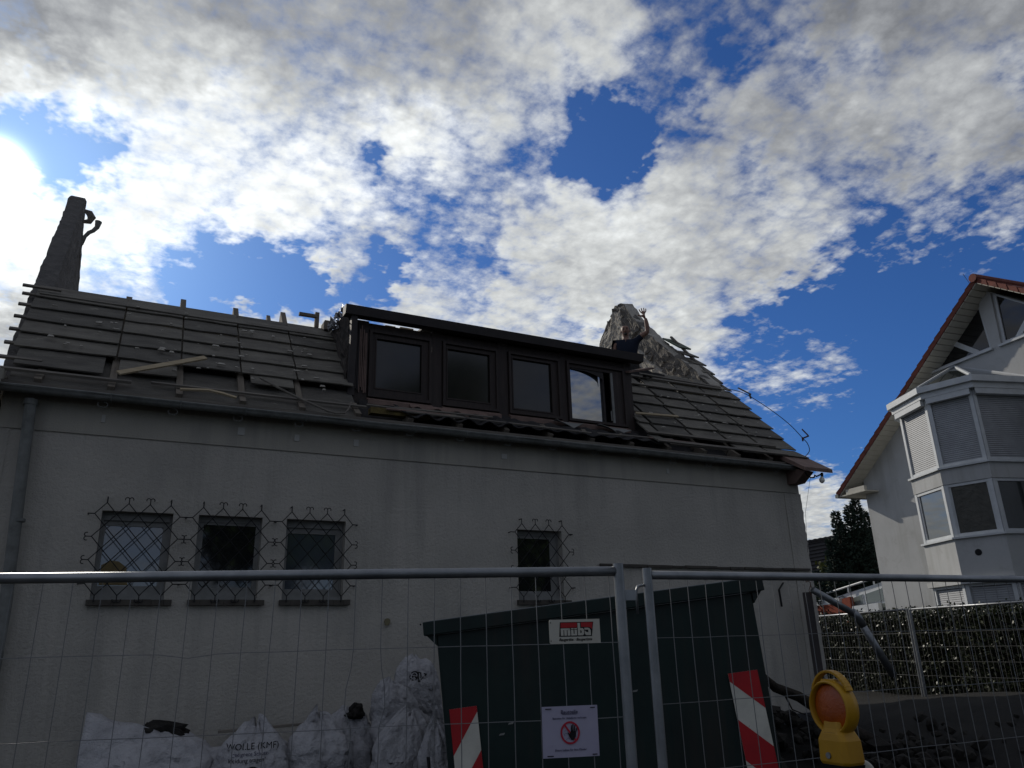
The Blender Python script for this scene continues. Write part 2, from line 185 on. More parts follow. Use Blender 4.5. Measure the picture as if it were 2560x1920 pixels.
# ------------------------------------------------------------------ helpers
def mat(name, col, rough=.8, col2=None, nscale=3.0, bump=0.0, bscale=40.0, metal=0.0, spec=.3, stretch=(1, 1, 1), fac=.5,
        stain=None, sscale=1.2, sthr=.55, trans=0.0, ior=1.45, emit=None, contrast=3.0, streak=None):
    m = bpy.data.materials.new(name); m.use_nodes = True; nt = m.node_tree; N = nt.nodes; L = nt.links
    b = N['Principled BSDF']; b.inputs['Roughness'].default_value = rough; b.inputs['Metallic'].default_value = metal
    b.inputs['Specular IOR Level'].default_value = spec; b.inputs['IOR'].default_value = ior
    if trans: b.inputs['Transmission Weight'].default_value = trans
    tc = N.new('ShaderNodeTexCoord'); mp = N.new('ShaderNodeMapping'); mp.inputs['Scale'].default_value = stretch
    L.new(tc.outputs['Object'], mp.inputs[0])
    b.inputs['Base Color'].default_value = (*col, 1)
    cur = None
    if col2:
        n = N.new('ShaderNodeTexNoise'); n.inputs['Scale'].default_value = nscale; n.inputs['Detail'].default_value = 8; n.inputs['Roughness'].default_value = .65
        L.new(mp.outputs[0], n.inputs['Vector'])
        mr = N.new('ShaderNodeMapRange'); mr.inputs[1].default_value = .5-.5/contrast; mr.inputs[2].default_value = .5+.5/contrast; L.new(n.outputs[0], mr.inputs[0])
        mx = N.new('ShaderNodeMix'); mx.data_type = 'RGBA'; L.new(mr.outputs[0], mx.inputs[0]); mx.inputs[6].default_value = (*col, 1); mx.inputs[7].default_value = (*col2, 1)
        cur = mx.outputs[2]
    if stain:
        n = N.new('ShaderNodeTexNoise'); n.inputs['Scale'].default_value = sscale; n.inputs['Detail'].default_value = 9; n.inputs['Roughness'].default_value = .7; n.inputs['Distortion'].default_value = .6
        L.new(mp.outputs[0], n.inputs['Vector'])
        mr = N.new('ShaderNodeMapRange'); mr.inputs[1].default_value = sthr; mr.inputs[2].default_value = sthr+.14; L.new(n.outputs[0], mr.inputs[0])
        mx = N.new('ShaderNodeMix'); mx.data_type = 'RGBA'; L.new(mr.outputs[0], mx.inputs[0]); mx.inputs[7].default_value = (*stain, 1)
        if cur: L.new(cur, mx.inputs[6])
        else: mx.inputs[6].default_value = (*col, 1)
        cur = mx.outputs[2]
    if streak:
        m2 = N.new('ShaderNodeMapping'); m2.inputs['Scale'].default_value = (5, 5, .35); L.new(tc.outputs['Object'], m2.inputs[0])
        n = N.new('ShaderNodeTexNoise'); n.inputs['Scale'].default_value = 1.0; n.inputs['Detail'].default_value = 7; n.inputs['Roughness'].default_value = .65; L.new(m2.outputs[0], n.inputs['Vector'])
        n3 = N.new('ShaderNodeTexNoise'); n3.inputs['Scale'].default_value = .55; n3.inputs['Detail'].default_value = 3; L.new(tc.outputs['Object'], n3.inputs['Vector'])
        ad = N.new('ShaderNodeMath'); ad.operation = 'ADD'; L.new(n.outputs[0], ad.inputs[0]); L.new(n3.outputs[0], ad.inputs[1])
        mr = N.new('ShaderNodeMapRange'); mr.inputs[1].default_value = .99; mr.inputs[2].default_value = 1.24; mr.inputs[4].default_value = .8; L.new(ad.outputs[0], mr.inputs[0])
        mx = N.new('ShaderNodeMix'); mx.data_type = 'RGBA'; L.new(mr.outputs[0], mx.inputs[0]); mx.inputs[7].default_value = (*streak, 1)
        if cur: L.new(cur, mx.inputs[6])
        else: mx.inputs[6].default_value = (*col, 1)
        cur = mx.outputs[2]
    if cur: L.new(cur, b.inputs['Base Color'])
    if bump:
        n = N.new('ShaderNodeTexNoise'); n.inputs['Scale'].default_value = bscale; n.inputs['Detail'].default_value = 6; n.inputs['Roughness'].default_value = .7
        L.new(mp.outputs[0], n.inputs['Vector'])
        bp = N.new('ShaderNodeBump'); bp.inputs['Strength'].default_value = min(1, bump*2); bp.inputs['Distance'].default_value = bump*.1
        L.new(n.outputs[0], bp.inputs['Height']); L.new(bp.outputs[0], b.inputs['Normal'])
    if emit:
        b.inputs['Emission Color'].default_value = (*emit[0], 1); b.inputs['Emission Strength'].default_value = emit[1]
    return m

class MB:
    def __init__(s): s.v = []; s.f = []; s.mi = []
    def face(s, pts, mi=0):
        i = len(s.v); s.v += [tuple(p) for p in pts]; s.f.append(tuple(range(i, i+len(pts)))); s.mi.append(mi); return s
    def hexa(s, p, mi=0):   # 8 points: bottom 4 ccw, top 4 ccw
        i = len(s.v); s.v += [tuple(q) for q in p]
        for f in ((3, 2, 1, 0), (4, 5, 6, 7), (0, 1, 5, 4), (1, 2, 6, 5), (2, 3, 7, 6), (3, 0, 4, 7)):
            s.f.append(tuple(i+k for k in f)); s.mi.append(mi)
        return s
    def box(s, x0, x1, y0, y1, z0, z1, mi=0):
        return s.hexa([(x0, y0, z0), (x1, y0, z0), (x1, y1, z0), (x0, y1, z0), (x0, y0, z1), (x1, y0, z1), (x1, y1, z1), (x0, y1, z1)], mi)
    def bar(s, a, b, w, h, up=(0, 0, 1), mi=0):   # square bar from a to b; w across, h along up
        a = Vector(a); b = Vector(b); d = (b-a).normalized(); up = Vector(up); sd = d.cross(up)
        if sd.length < 1e-4: sd = d.cross(Vector((1, 0, 0)))
        sd.normalize(); u = sd.cross(d).normalized(); sd = sd*w/2; u = u*h/2
        return s.hexa([a-sd-u, a+sd-u, b+sd-u, b-sd-u, a-sd+u, a+sd+u, b+sd+u, b-sd+u], mi)
    def prism(s, pts, off, mi=0):   # polygon and its copy moved by off
        n = len(pts); i = len(s.v); off = Vector(off)
        s.v += [tuple(p) for p in pts] + [tuple(Vector(p)+off) for p in pts]
        s.f.append(tuple(i+k for k in range(n))[::-1]); s.f.append(tuple(i+n+k for k in range(n)))
        for k in range(n): s.f.append((i+k, i+(k+1) % n, i+n+(k+1) % n, i+n+k))
        s.mi += [mi]*(n+2); return s
    def tube(s, pts, r, n=8, mi=0, cap=True):
        pts = [Vector(p) for p in pts]; rr = r if isinstance(r, (list, tuple)) else [r]*len(pts)
        prev = None; i0 = len(s.v)
        for k, p in enumerate(pts):
            d = (pts[min(k+1, len(pts)-1)]-pts[max(k-1, 0)]).normalized()
            if prev is None:
                a = d.orthogonal().normalized()
            else:
                a = (prev-d*prev.dot(d)); a = a.normalized() if a.length > 1e-6 else d.orthogonal().normalized()
            prev = a; b = d.cross(a)
            for j in range(n):
                t = 2*pi*j/n; s.v.append(tuple(p+a*cos(t)*rr[k]+b*sin(t)*rr[k]))
        for k in range(len(pts)-1):
            for j in range(n):
                s.f.append((i0+k*n+j, i0+k*n+(j+1) % n, i0+(k+1)*n+(j+1) % n, i0+(k+1)*n+j)); s.mi.append(mi)
        if cap:
            s.f.append(tuple(i0+j for j in range(n))[::-1]); s.f.append(tuple(i0+(len(pts)-1)*n+j for j in range(n))); s.mi += [mi, mi]
        return s
    def xform(s, M):
        s.v = [tuple(M @ Vector(p)) for p in s.v]; return s

def world_of(o):
    w = Vector((0, 0, 0))
    while o: w = w + Vector(o.location); o = o.parent
    return w
def build(mb, name, mats, parent=None, origin=None, smooth=False, bevel=0):
    me = bpy.data.meshes.new(name); org = Vector(origin) if origin is not None else (world_of(parent) if parent else Vector((0, 0, 0)))
    me.from_pydata([tuple(Vector(p)-org) for p in mb.v], [], mb.f)
    if not isinstance(mats, (list, tuple)): mats = [mats]
    for k in mats: me.materials.append(k)
    if len(mats) > 1: me.polygons.foreach_set('material_index', mb.mi)
    if smooth: me.polygons.foreach_set('use_smooth', [True]*len(me.polygons))
    me.update()
    o = bpy.data.objects.new(name, me); COL.objects.link(o)
    if parent:
        o.parent = parent; o.location = org-world_of(parent)
    else: o.location = org
    if bevel:
        md = o.modifiers.new('bevel', 'BEVEL'); md.width = bevel; md.segments = 2; md.limit_method = 'ANGLE'
    return o
def thing(name, loc, label, cat, group=None):
    o = bpy.data.objects.new(name, None); COL.objects.link(o); o.location = loc; o.empty_display_size = .2
    o['label'] = label; o['category'] = cat
    if group: o['group'] = group
    return o
def tag(o, label=None, cat=None, group=None, kind=None):
    if label: o['label'] = label
    if cat: o['category'] = cat
    if group: o['group'] = group
    if kind: o['kind'] = kind
    return o
def fbm(x, y=0, z=0, o=4): return noise.fractal(Vector((x, y, z)), 1.0, 2.0, o)
def text_mesh(body, size, M, name, mt, parent, shear=0, bold=0.0, align='CENTER', bvh=None, proj=None):
    cu = bpy.data.curves.new(name, 'FONT'); cu.body = body; cu.size = size; cu.shear = shear; cu.offset = bold; cu.align_x = align; cu.resolution_u = 3
    o = bpy.data.objects.new('tmp', cu); COL.objects.link(o)
    dg = bpy.context.evaluated_depsgraph_get(); dg.update(); me = bpy.data.meshes.new_from_object(o.evaluated_get(dg))
    bpy.data.objects.remove(o)
    org = world_of(parent) if parent else Vector((0, 0, 0))
    bm = bmesh.new(); bm.from_mesh(me)
    if bvh:
        bmesh.ops.subdivide_edges(bm, edges=[e for e in bm.edges if e.calc_length() > size*.25], cuts=1)
    for v in bm.verts:
        p = M @ v.co
        if bvh:
            h = bvh.ray_cast(p, proj)
            if h[0] is not None: p = h[0]-proj*.004
        v.co = p-org
    bm.to_mesh(me); bm.free(); me.materials.clear(); me.materials.append(mt); me.name = name
    o = bpy.data.objects.new(name, me); COL.objects.link(o); o.parent = parent
    return o

# ------------------------------------------------------------------ materials
M_render = mat('white_roughcast', (.47, .44, .39), .95, (.37, .35, .31), .9, .34, 26, stain=(.29, .275, .245), sscale=6, sthr=.62, streak=(.33, .315, .28))
M_frieze = mat('frieze_paint', (.40, .375, .32), .95, (.34, .32, .275), 1.0, .2, 60, stain=(.27, .26, .23), streak=(.27, .26, .23), sscale=2.5, sthr=.66)
M_plinth = mat('plinth_cement', (.07, .072, .075), .95, (.045, .046, .05), 3, .2, 30)
M_slab = mat('weathered_roof_sheet', (.20, .185, .155), .95, (.115, .105, .09), 4, .3, 30, stretch=(.5, 1.5, 1.5), stain=(.30, .28, .23), sscale=5, sthr=.6)
M_slab2 = mat('darker_roof_sheet', (.15, .14, .12), .95, (.09, .083, .073), 5, .3, 30, stretch=(.5, 1.5, 1.5), stain=(.36, .34, .28), sscale=6, sthr=.62)
M_batten = mat('grey_batten_wood', (.20, .18, .15), .9, (.11, .10, .09), 5, .15, 60, stretch=(.3, 4, 4))
M_rafter = mat('rafter_wood', (.20, .175, .14), .9, (.12, .10, .08), 4, .12, 50, stretch=(3, .6, .6))
M_darkmem = mat('dark_roof_felt', (.022, .021, .022), .9, (.04, .037, .036), 5, .3, 12)
M_brown = mat('dark_brown_stained_wood', (.050, .037, .032), .6, (.030, .023, .021), 6, .1, 60, stretch=(5, 5, .5))
M_brown2 = mat('faded_brown_wood', (.22, .15, .125), .8, (.13, .09, .075), 5, .12, 50)
M_black = mat('black_stained_wood', (.038, .034, .034), .7, (.055, .047, .045), 5, .1, 50)
M_paleWood = mat('new_pine_wood', (.40, .33, .22), .85, (.28, .22, .14), 5, .06, 60, stretch=(.4, 4, 4))
M_zinc = mat('weathered_zinc', (.20, .205, .195), .65, (.11, .115, .105), 6, .05, 40, metal=.1)
M_galv = mat('galvanised_steel', (.30, .31, .32), .42, (.20, .21, .22), 7, .03, 60, metal=.75, spec=.5)
M_wire = mat('galvanised_wire', (.20, .20, .20), .5, metal=.6)
M_iron = mat('black_wrought_iron', (.018, .018, .019), .5, metal=.3)
M_plast = mat('old_lime_plaster', (.50, .47, .41), .95, (.36, .33, .285), 3.5, .5, 22, stain=(.20, .18, .155), sscale=6, sthr=.60)
M_chim = mat('grey_brown_brickwork', (.16, .15, .14), .95, (.10, .095, .09), 7, .5, 20, stain=(.22, .21, .19), sscale=8, sthr=.62)  # grey-brown brick tone, mottled by noise
M_stone = mat('rough_masonry_stone', (.22, .205, .18), .95, (.12, .11, .10), 6, .5, 18, stain=(.055, .05, .045), sscale=7, sthr=.6)
M_glassdark = mat('window_glass_over_dark_room', (.012, .013, .014), .04, spec=.6, ior=1.55)
M_glassblue = mat('window_glass_sky_tone', (.055, .068, .085), .06, (.04, .05, .06), 2, spec=.8, ior=1.7)  # blue-grey base colour stands in for mirrored sky
M_glassscreen = mat('glass_behind_insect_screen', (.030, .028, .024), .10, (.016, .016, .015), 2, spec=.5, ior=1.5)
M_glassdorm = mat('dormer_glass_sky_tone', (.05, .062, .068), .02, spec=1, ior=2.3)  # bluish base colour carries part of the sky reflection
M_white = mat('white_window_plastic', (.58, .60, .61), .5, (.48, .50, .51), 3, spec=.4)
M_greyframe = mat('dirty_white_frame', (.24, .24, .23), .7, (.17, .17, .16), 6)
M_sill = mat('brown_clinker_sill', (.085, .075, .062), .8, (.05, .045, .04), 8, .1, 40)
M_skip = mat('dark_green_skip_paint', (.007, .020, .017), .5, (.004, .012, .011), 3, .06, 12, spec=.35, stain=(.05, .045, .038), sscale=9, sthr=.67, streak=(.022, .020, .016))
M_red = mat('reflective_red', (.42, .018, .022), .4, (.33, .015, .02), 5)
M_refwhite = mat('reflective_white', (.62, .60, .52), .4, (.48, .46, .40), 5, stain=(.2, .19, .16), sscale=7, sthr=.66)
M_signwhite = mat('sign_enamel', (.52, .50, .43), .45, (.45, .43, .37), 4)
M_paper = mat('printer_paper_in_sleeve', (.40, .38, .48), .35, (.35, .33, .43), 6)
M_ink = mat('black_print', (.008, .008, .009), .6)
M_inkblue = mat('dark_blue_print', (.05, .05, .09), .6)
M_inkred = mat('red_print', (.40, .02, .04), .6)
M_sack = mat('white_woven_sack', (.48, .475, .49), .7, (.36, .355, .37), 5, .9, 7, stain=(.15, .15, .155), sscale=6, sthr=.68)
M_char = mat('black_debris', (.015, .014, .013), .95, (.035, .032, .028), 10, .6, 20)
M_soil = mat('dark_soil', (.022, .020, .017), .98, (.012, .011, .010), 3, .5, 15)
M_ground = mat('dusty_gravel_yard', (.014, .0135, .012), .98, (.009, .0085, .008), 2, .4, 30)
M_yel = mat('yellow_lamp_plastic', (.44, .235, .010), .45, (.34, .17, .008), 5, spec=.4, stain=(.22, .12, .02), sscale=9, sthr=.68)
M_lens = mat('orange_lens_plastic', (.42, .085, .006), .22, (.26, .045, .004), 9, .15, 90, spec=.6)
M_leafh = mat('glossy_hedge_leaf', (.018, .030, .012), .42, (.045, .050, .016), 3, spec=.5, contrast=2)
M_core = mat('hedge_dark_core', (.010, .012, .008), .95)  # shade inside the hedge as a near-black colour
M_spruce = mat('spruce_needles', (.016, .034, .026), .7, (.030, .050, .040), 2)
M_leaft = mat('broad_leaf', (.035, .060, .018), .6, (.10, .10, .02), 1.5)
M_leafb = mat('dark_tree_leaf', (.030, .055, .020), .6, (.05, .075, .025), 1.5)
M_bark = mat('bark', (.045, .036, .028), .95, (.025, .02, .016), 8, .5, 20)
M_nwall = mat('pale_smooth_render', (.47, .475, .47), .95, (.42, .425, .42), 1.2, .10, 70, stain=(.37, .37, .36), sscale=2.2, sthr=.56, streak=(.36, .36, .345))
M_ntile = mat('red_clay_tile', (.19, .058, .042), .8, (.12, .042, .034), 6, .1, 25)
M_soffit = mat('white_soffit_board', (.55, .53, .46), .8, (.48, .46, .40), 3)
M_shutter = mat('grey_roller_shutter', (.36, .37, .385), .55, (.29, .30, .31), 3)
M_darktile = mat('dark_roof_tile', (.030, .030, .032), .6, (.02, .02, .022), 5)
M_brick = mat('red_brick', (.26, .06, .03), .9, (.16, .04, .025), 8, .1, 30)
M_skin = mat('skin', (.27, .16, .12), .55, (.21, .12, .09), 14, spec=.35)
M_shirt = mat('navy_tshirt_cotton', (.010, .014, .026), .95, (.014, .019, .034), 20, .1, 40)
M_trouser = mat('dark_work_trousers', (.03, .03, .032), .95)
M_foil = mat('crumpled_grey_foil', (.48, .48, .50), .4, (.22, .22, .23), 8, .4, 16, metal=.3)
M_rust = mat('rusty_steel', (.14, .06, .035), .85, (.07, .035, .025), 9, .2, 40)
M_bulb = mat('frosted_bulb_glass', (.75, .75, .70), .25, spec=.6)
# ------------------------------------------------------------------ ground
def gz(x, y):
    base = .050*max(0, min(x, 12)) + .012*max(0, y+9)*0
    d = ((x-11.9)/3.1)**2+((y+2.5)/2.4)**2
    m1 = .32*math.exp(-d*.9)
    m2 = .55*math.exp(-(((x-6.4)/.9)**2+((y+2.2)/1.0)**2))
    return base+m1+m2
def make_ground():
    mb = MB(); xs = [-300, -120, -60, -30, -15]+[-8+.4*i for i in range(71)]+[25, 35, 60, 120, 300]
    ys = [-300, -120, -60, -30]+[-16+.4*i for i in range(61)]+[12, 20, 40, 90, 300]
    n = len(xs)
    for y in ys:
        for x in xs:
            z = gz(x, y)
            if -8 < x < 20 and -16 < y < 8: z += .05*fbm(x*.8, y*.8)+.02*fbm(x*4, y*4, 3)
            mb.v.append((x, y, z))
    for j in range(len(ys)-1):
        for i in range(n-1): mb.f.append((j*n+i, j*n+i+1, (j+1)*n+i+1, (j+1)*n+i)); mb.mi.append(0)
    o = build(mb, 'ground', M_ground, smooth=True); o['kind'] = 'structure'
make_ground()

# ------------------------------------------------------------------ the stripped house
XL, XR = -1.25, 9.97
WZ = 4.42
house = thing('house', (4.4, 0, .2), 'white rendered house being demolished, its roof stripped to rafters and boards, with a long dormer', 'house')
OPEN = [(-.20, .49), (.75, 1.43), (1.70, 2.39), (4.69, 5.37)]; OZ0, OZ1 = 2.25, 3.17
def facade():
    mb = MB(); xs = sorted([XL, XR]+[v for o in OPEN for v in o]+[-.7, 3.2, 4, 6.2, 7, 8, 9]); zs = [-.4, 1, OZ0, OZ1, 3.97, WZ]
    for i in range(len(xs)-1):
        for j in range(len(zs)-1):
            cx = (xs[i]+xs[i+1])/2
            if zs[j] == OZ0 and any(a < cx < b for a, b in OPEN): continue
            mb.face([(xs[i], 0, zs[j]), (xs[i+1], 0, zs[j]), (xs[i+1], 0, zs[j+1]), (xs[i], 0, zs[j+1])])
    D = .30
    for a, b in OPEN:
        mb.face([(a, 0, OZ0), (a, 0, OZ1), (a, D, OZ1), (a, D, OZ0)]); mb.face([(b, 0, OZ0), (b, D, OZ0), (b, D, OZ1), (b, 0, OZ1)])
        mb.face([(a, 0, OZ1), (b, 0, OZ1), (b, D, OZ1), (a, D, OZ1)]); mb.face([(a, 0, OZ0), (a, D, OZ0), (b, D, OZ0), (b, 0, OZ0)])
    # ends, rear wall and the gable walls up to eaves height
    mb.box(XL, XL+.3, .002, 8.2, -.4, WZ); mb.box(XR-.3, XR, .002, 8.2, -.4, WZ); mb.box(XL, XR, 8.2, 8.5, -.4, WZ)
    build(mb, 'wall', M_render, house)
    build(MB().box(XL-.004, XR-.06, -.016, 0.01, 3.97, WZ+.02), 'frieze', M_frieze, house)
    # ragged corner of thick render at the right-hand end
    mb = MB(); z = .66; prev = 0
    pts = []
    while z < 3.97:
        pts.append((z, XR+.015+.02*fbm(z*7, 2)+.012*fbm(z*23, 5))); z += .05
    for (z0, a), (z1, b) in zip(pts, pts[1:]):
        mb.hexa([(XR-.35, -.012, z0), (a, -.012, z0), (a, .3, z0), (XR-.35, .3, z0), (XR-.35, -.012, z1), (b, -.012, z1), (b, .3, z1), (XR-.35, .3, z1)])
    build(mb, 'corner_render', M_render, house)
    mb = MB(); z = -.2; pts = []
    while z < WZ:
        pts.append((z, XL-.02-.02*fbm(z*7, 9)-.014*fbm(z*23, 4))); z += .05
    for (z0, a), (z1, b) in zip(pts, pts[1:]):
        mb.hexa([(a, -.006, z0), (XL+.1, -.006, z0), (XL+.1, .3, z0), (a, .3, z0), (b, -.006, z1), (XL+.1, -.006, z1), (XL+.1, .3, z1), (b, .3, z1)])
    build(mb, 'corner_render', M_render, house)
    build(MB().box(XL, XR+.02, -.03, -.001, -.4, .655), 'plinth', M_plinth, house)
    # the old cornice line on the right half of the wall
    mb = MB(); x = 5.95
    while x < XR-.25:
        l = RND.uniform(.2, .6); mb.box(x, x+l-.01, -.03-RND.uniform(0, .02), .0, 2.715+RND.uniform(-.006, .006), 2.745+RND.uniform(0, .012)); x += l
    build(mb, 'wall_ledge', M_sill, house)
    # ceilings, joist deck and inner walls
    build(MB().box(XL+.3, XR-.3, .3, 8.2, 3.9, 4.1), 'upper_floor', M_darkmem, house)
    build(MB().box(XL+.3, XR-.3, 1.9, 6.4, 5.55, 5.69), 'attic_deck', M_rafter, house)
    build(MB().box(XL+.3, XR-.3, 3.0, 3.2, -.3, 3.9), 'inner_wall', M_darkmem, house)
facade()

# holes and lumps in the wall
for (x, z, c, n) in ((2.93, 2.02, M_paleWood, 'wall_anchor'), (3.35, 1.98, M_ink, 'drill_hole'), (3.7, 1.99, M_ink, 'drill_hole')):
    mb = MB()
    if n == 'wall_anchor':
        mb.tube([(x, .02, z), (x, -.03, z)], .035, 12); mb.box(x-.035, x+.01, -.045, -.028, z-.045, z-.02)
        build(mb, 'pipe_stub', mat('yellowish_old_pipe', (.17, .15, .09), .8), house)
    else: build(mb.tube([(x, .01, z), (x, -.002, z)], .011, 8), n, M_ink, house)

# ---- ground floor windows
def curl(mb, base, dirv, side, r=.005):   # a scrolled bar end: stem and hook
    b = Vector(base); d = Vector(dirv); s = Vector(side); pts = [b, b+d*.045]
    for k in range(1, 8):
        t = k/7*pi*1.15; pts.append(b+d*(.045+.020*sin(t))+s*(.020-.020*cos(t)))
    mb.tube(pts, r, 5)
def grille(cx):
    mb = MB(); cz = 2.77; hx, hz, W, H = .1025, .1175, .41, .47; y = -.075; R = .0052
    tops = [(-3, 4), (-1, 4), (1, 4), (3, 4)]; sides = [(4, 3), (4, 1), (4, -1), (4, -3)]
    pts = set(tops+[(a, -b) for a, b in tops]+sides+[(-a, b) for a, b in sides])
    for (i, j) in pts:
        for d in ((1, -1), (1, 1)):
            k = 1
            while abs(i+d[0]*k) <= 4 and abs(j+d[1]*k) <= 4:
                if (i+d[0]*k, j+d[1]*k) in pts:
                    a = (cx+i*hx, y, cz+j*hz); b = (cx+(i+d[0]*k)*hx, y-.009*(d[1] > 0), cz+(j+d[1]*k)*hz)
                    mb.tube([a, b], R, 5); break
                k += 1
    for (i, j) in pts:
        p = (cx+i*hx, y, cz+j*hz)
        if abs(j) == 4:
            d = (0, 0, 1 if j > 0 else -1); s = (1, 0, 0)
        else:
            d = (1 if i > 0 else -1, 0, 0); s = (0, 0, 1)
        if (abs(j) == 4 and abs(i) == 3) or (abs(i) == 4 and abs(j) == 3):
            e = Vector(p)+Vector(d)*.06; mb.tube([p, e], R*1.2, 5); mb.tube([e, e+Vector((0, .08, 0))], R*1.3, 5)
        else:
            curl(mb, p, d, s, R); curl(mb, p, d, tuple(-q for q in s), R)
    build(mb, 'window_grille', M_iron, house)
def ring(mb, x0, x1, z0, z1, y0, y1, w, wb=None, wt=None, mi=0):
    wb = wb or w; wt = wt or w
    mb.box(x0, x0+w, y0, y1, z0, z1, mi); mb.box(x1-w, x1, y0, y1, z0, z1, mi)
    mb.box(x0+w, x1-w, y0, y1, z0, z0+wb, mi); mb.box(x0+w, x1-w, y0, y1, z1-wt, z1, mi); return mb
WIN = [(-.20, .49, -.15, .41, 2.41, 3.03, M_glassblue), (.75, 1.43, .82, 1.38, 2.40, 3.08, M_glassdark), (1.70, 2.39, 1.745, 2.30, 2.39, 3.02, M_glassblue), (4.69, 5.37, 4.715, 5.24, 2.385, 3.07, M_glassdark)]
WL = ['window with a blue-grey reflection and a warm curtain in its lower corner', 'dark window in a white frame', 'window with a blue-grey reflection', 'dark narrow window standing alone']
for k, (a, b, pa, pb, pz0, pz1, gm) in enumerate(WIN):
    mb = MB()
    ring(mb, a+.002, b-.002, 2.30, OZ1-.002, .10, .16, .022, .06, .06)
    mb.box(a+.002, b-.002, .085, .10, 2.30, 2.335)
    mb.box(pb, b-.024, .115, .15, 2.36, 3.11); mb.box(a+.024, pa, .115, .15, 2.36, 3.11); mb.box(pa, pb, .115, .15, pz1, 3.11); mb.box(pa, pb, .115, .15, 2.36, pz0)
    if k in (0, 2): mb.box(a+.024, b-.024, .09, .112, 3.085, 3.14)
    w = build(mb, 'window', M_greyframe, house); w['label'] = WL[k]
    build(MB().box(pa, pb, .128, .136, pz0, pz1), 'pane', gm, w)
    if k == 0:
        build(MB().prism([(-.14, .120, 2.42), (.13, .120, 2.42), (.10, .120, 2.60), (.02, .120, 2.66), (-.06, .120, 2.67), (-.14, .120, 2.62)], (0, .006, 0)), 'curtain', mat('ochre_curtain', (.20, .15, .07), .9, (.13, .10, .05), 9), w)
    build(MB().box(a, b, .02, .10, 2.262, 2.30), 'window_ledge', M_greyframe, house)
    s = MB(); x = a-.03
    while x < b+.07: s.box(x, min(x+.118, b+.075), -.06-RND.uniform(0, .006), .06, 2.205, 2.262+RND.uniform(-.003, .003)); x += .12
    build(s, 'window_sill', M_sill, house)
    grille((a+b)/2)

# ---- roof: rafters, sheets in lapped courses, battens
SL = 1.1025
def rz(y): return 4.65+SL*(y-.09) if y > .09 else 4.65+.72*(y-.09)
NRM = Vector((0, -SL, 1)).normalized(); DSL = Vector((0, 1, SL)).normalized(); NK = Vector((0, -.72, 1)).normalized()
def rp(x, y, h=0):
    n = NRM if y > .09 else NK
    return Vector((x, y, rz(y)))+n*h
raf_x = [-.98+.69*k for k in range(0, 17)]
stub = {1: 1.60, 2: 1.73, 3: 1.72, 4: 1.80}
for k, x in enumerate(raf_x):
    if x > XR-.1: continue
    top = stub.get(k, 1.40); j = RND.uniform(-.02, .02)
    if k == 0: top = 1.36
    if 5 <= k <= 12: top = .13
    if k > 12: top = 1.66
    mb = MB(); h0, h1 = -.15, -.012
    if top > 1.5 and k < 5: h1 = -.012
    w = .036
    a, b = -.10, .09
    P = lambda y, h, s: rp(x+j*(y > 1)+s*w, y, h)
    mb.hexa([P(a, h0, -1), P(a, h0, 1), P(b, h0, 1), P(b, h0, -1), P(a, h1, -1), P(a, h1, 1), P(b, h1, 1), P(b, h1, -1)])
    mb.hexa([P(b+.0001, h0, -1), P(b+.0001, h0, 1), P(top, h0, 1), P(top, h0, -1), P(b+.0001, h1, -1), P(b+.0001, h1, 1), P(top+.03, h1, 1), P(top+.03, h1, -1)])
    build(mb, 'rafter', M_rafter, house)
for (x, yt, w) in ((1.545, 1.66, .026),):
    mb = MB(); P = lambda y, h, s: rp(x+s*w, y, h)
    mb.hexa([P(1.0, -.12, -1), P(1.0, -.12, 1), P(yt, -.12, 1), P(yt, -.12, -1), P(1.0, .0, -1), P(1.0, .0, 1), P(yt+.02, .0, 1), P(yt+.02, .0, -1)])
    build(mb, 'rafter', M_rafter, house)
# sheets added under the rafters, their tone standing in for attic shade
mb = MB(); mb.hexa([rp(XL, -.11, -.09), rp(2.5, -.11, -.09), rp(2.5, .42, -.09), rp(XL, .42, -.09), rp(XL, -.11, -.07), rp(2.5, -.11, -.07), rp(2.5, .42, -.07), rp(XL, .42, -.07)]); build(mb, 'gap_backing', M_slab2, house)  # sheet added close behind the gaps to make them less black
for (xa, xb, yt) in ((XL, 2.52, 1.38), (7.0, XR, 1.55), (2.45, 7.0, .45)):
    mb = MB(); mb.hexa([rp(xa, -.12, -.19), rp(xb, -.12, -.19), rp(xb, yt, -.19), rp(xa, yt, -.19), rp(xa, -.12, -.165), rp(xb, -.12, -.165), rp(xb, yt, -.165), rp(xa, yt, -.165)])
    build(mb, 'dark_gap_backing', M_darkmem, house)  # near-black sheet added so the openings stay dark
rows = [1.47, 1.26, 1.05, .825, .60, .375, .15]
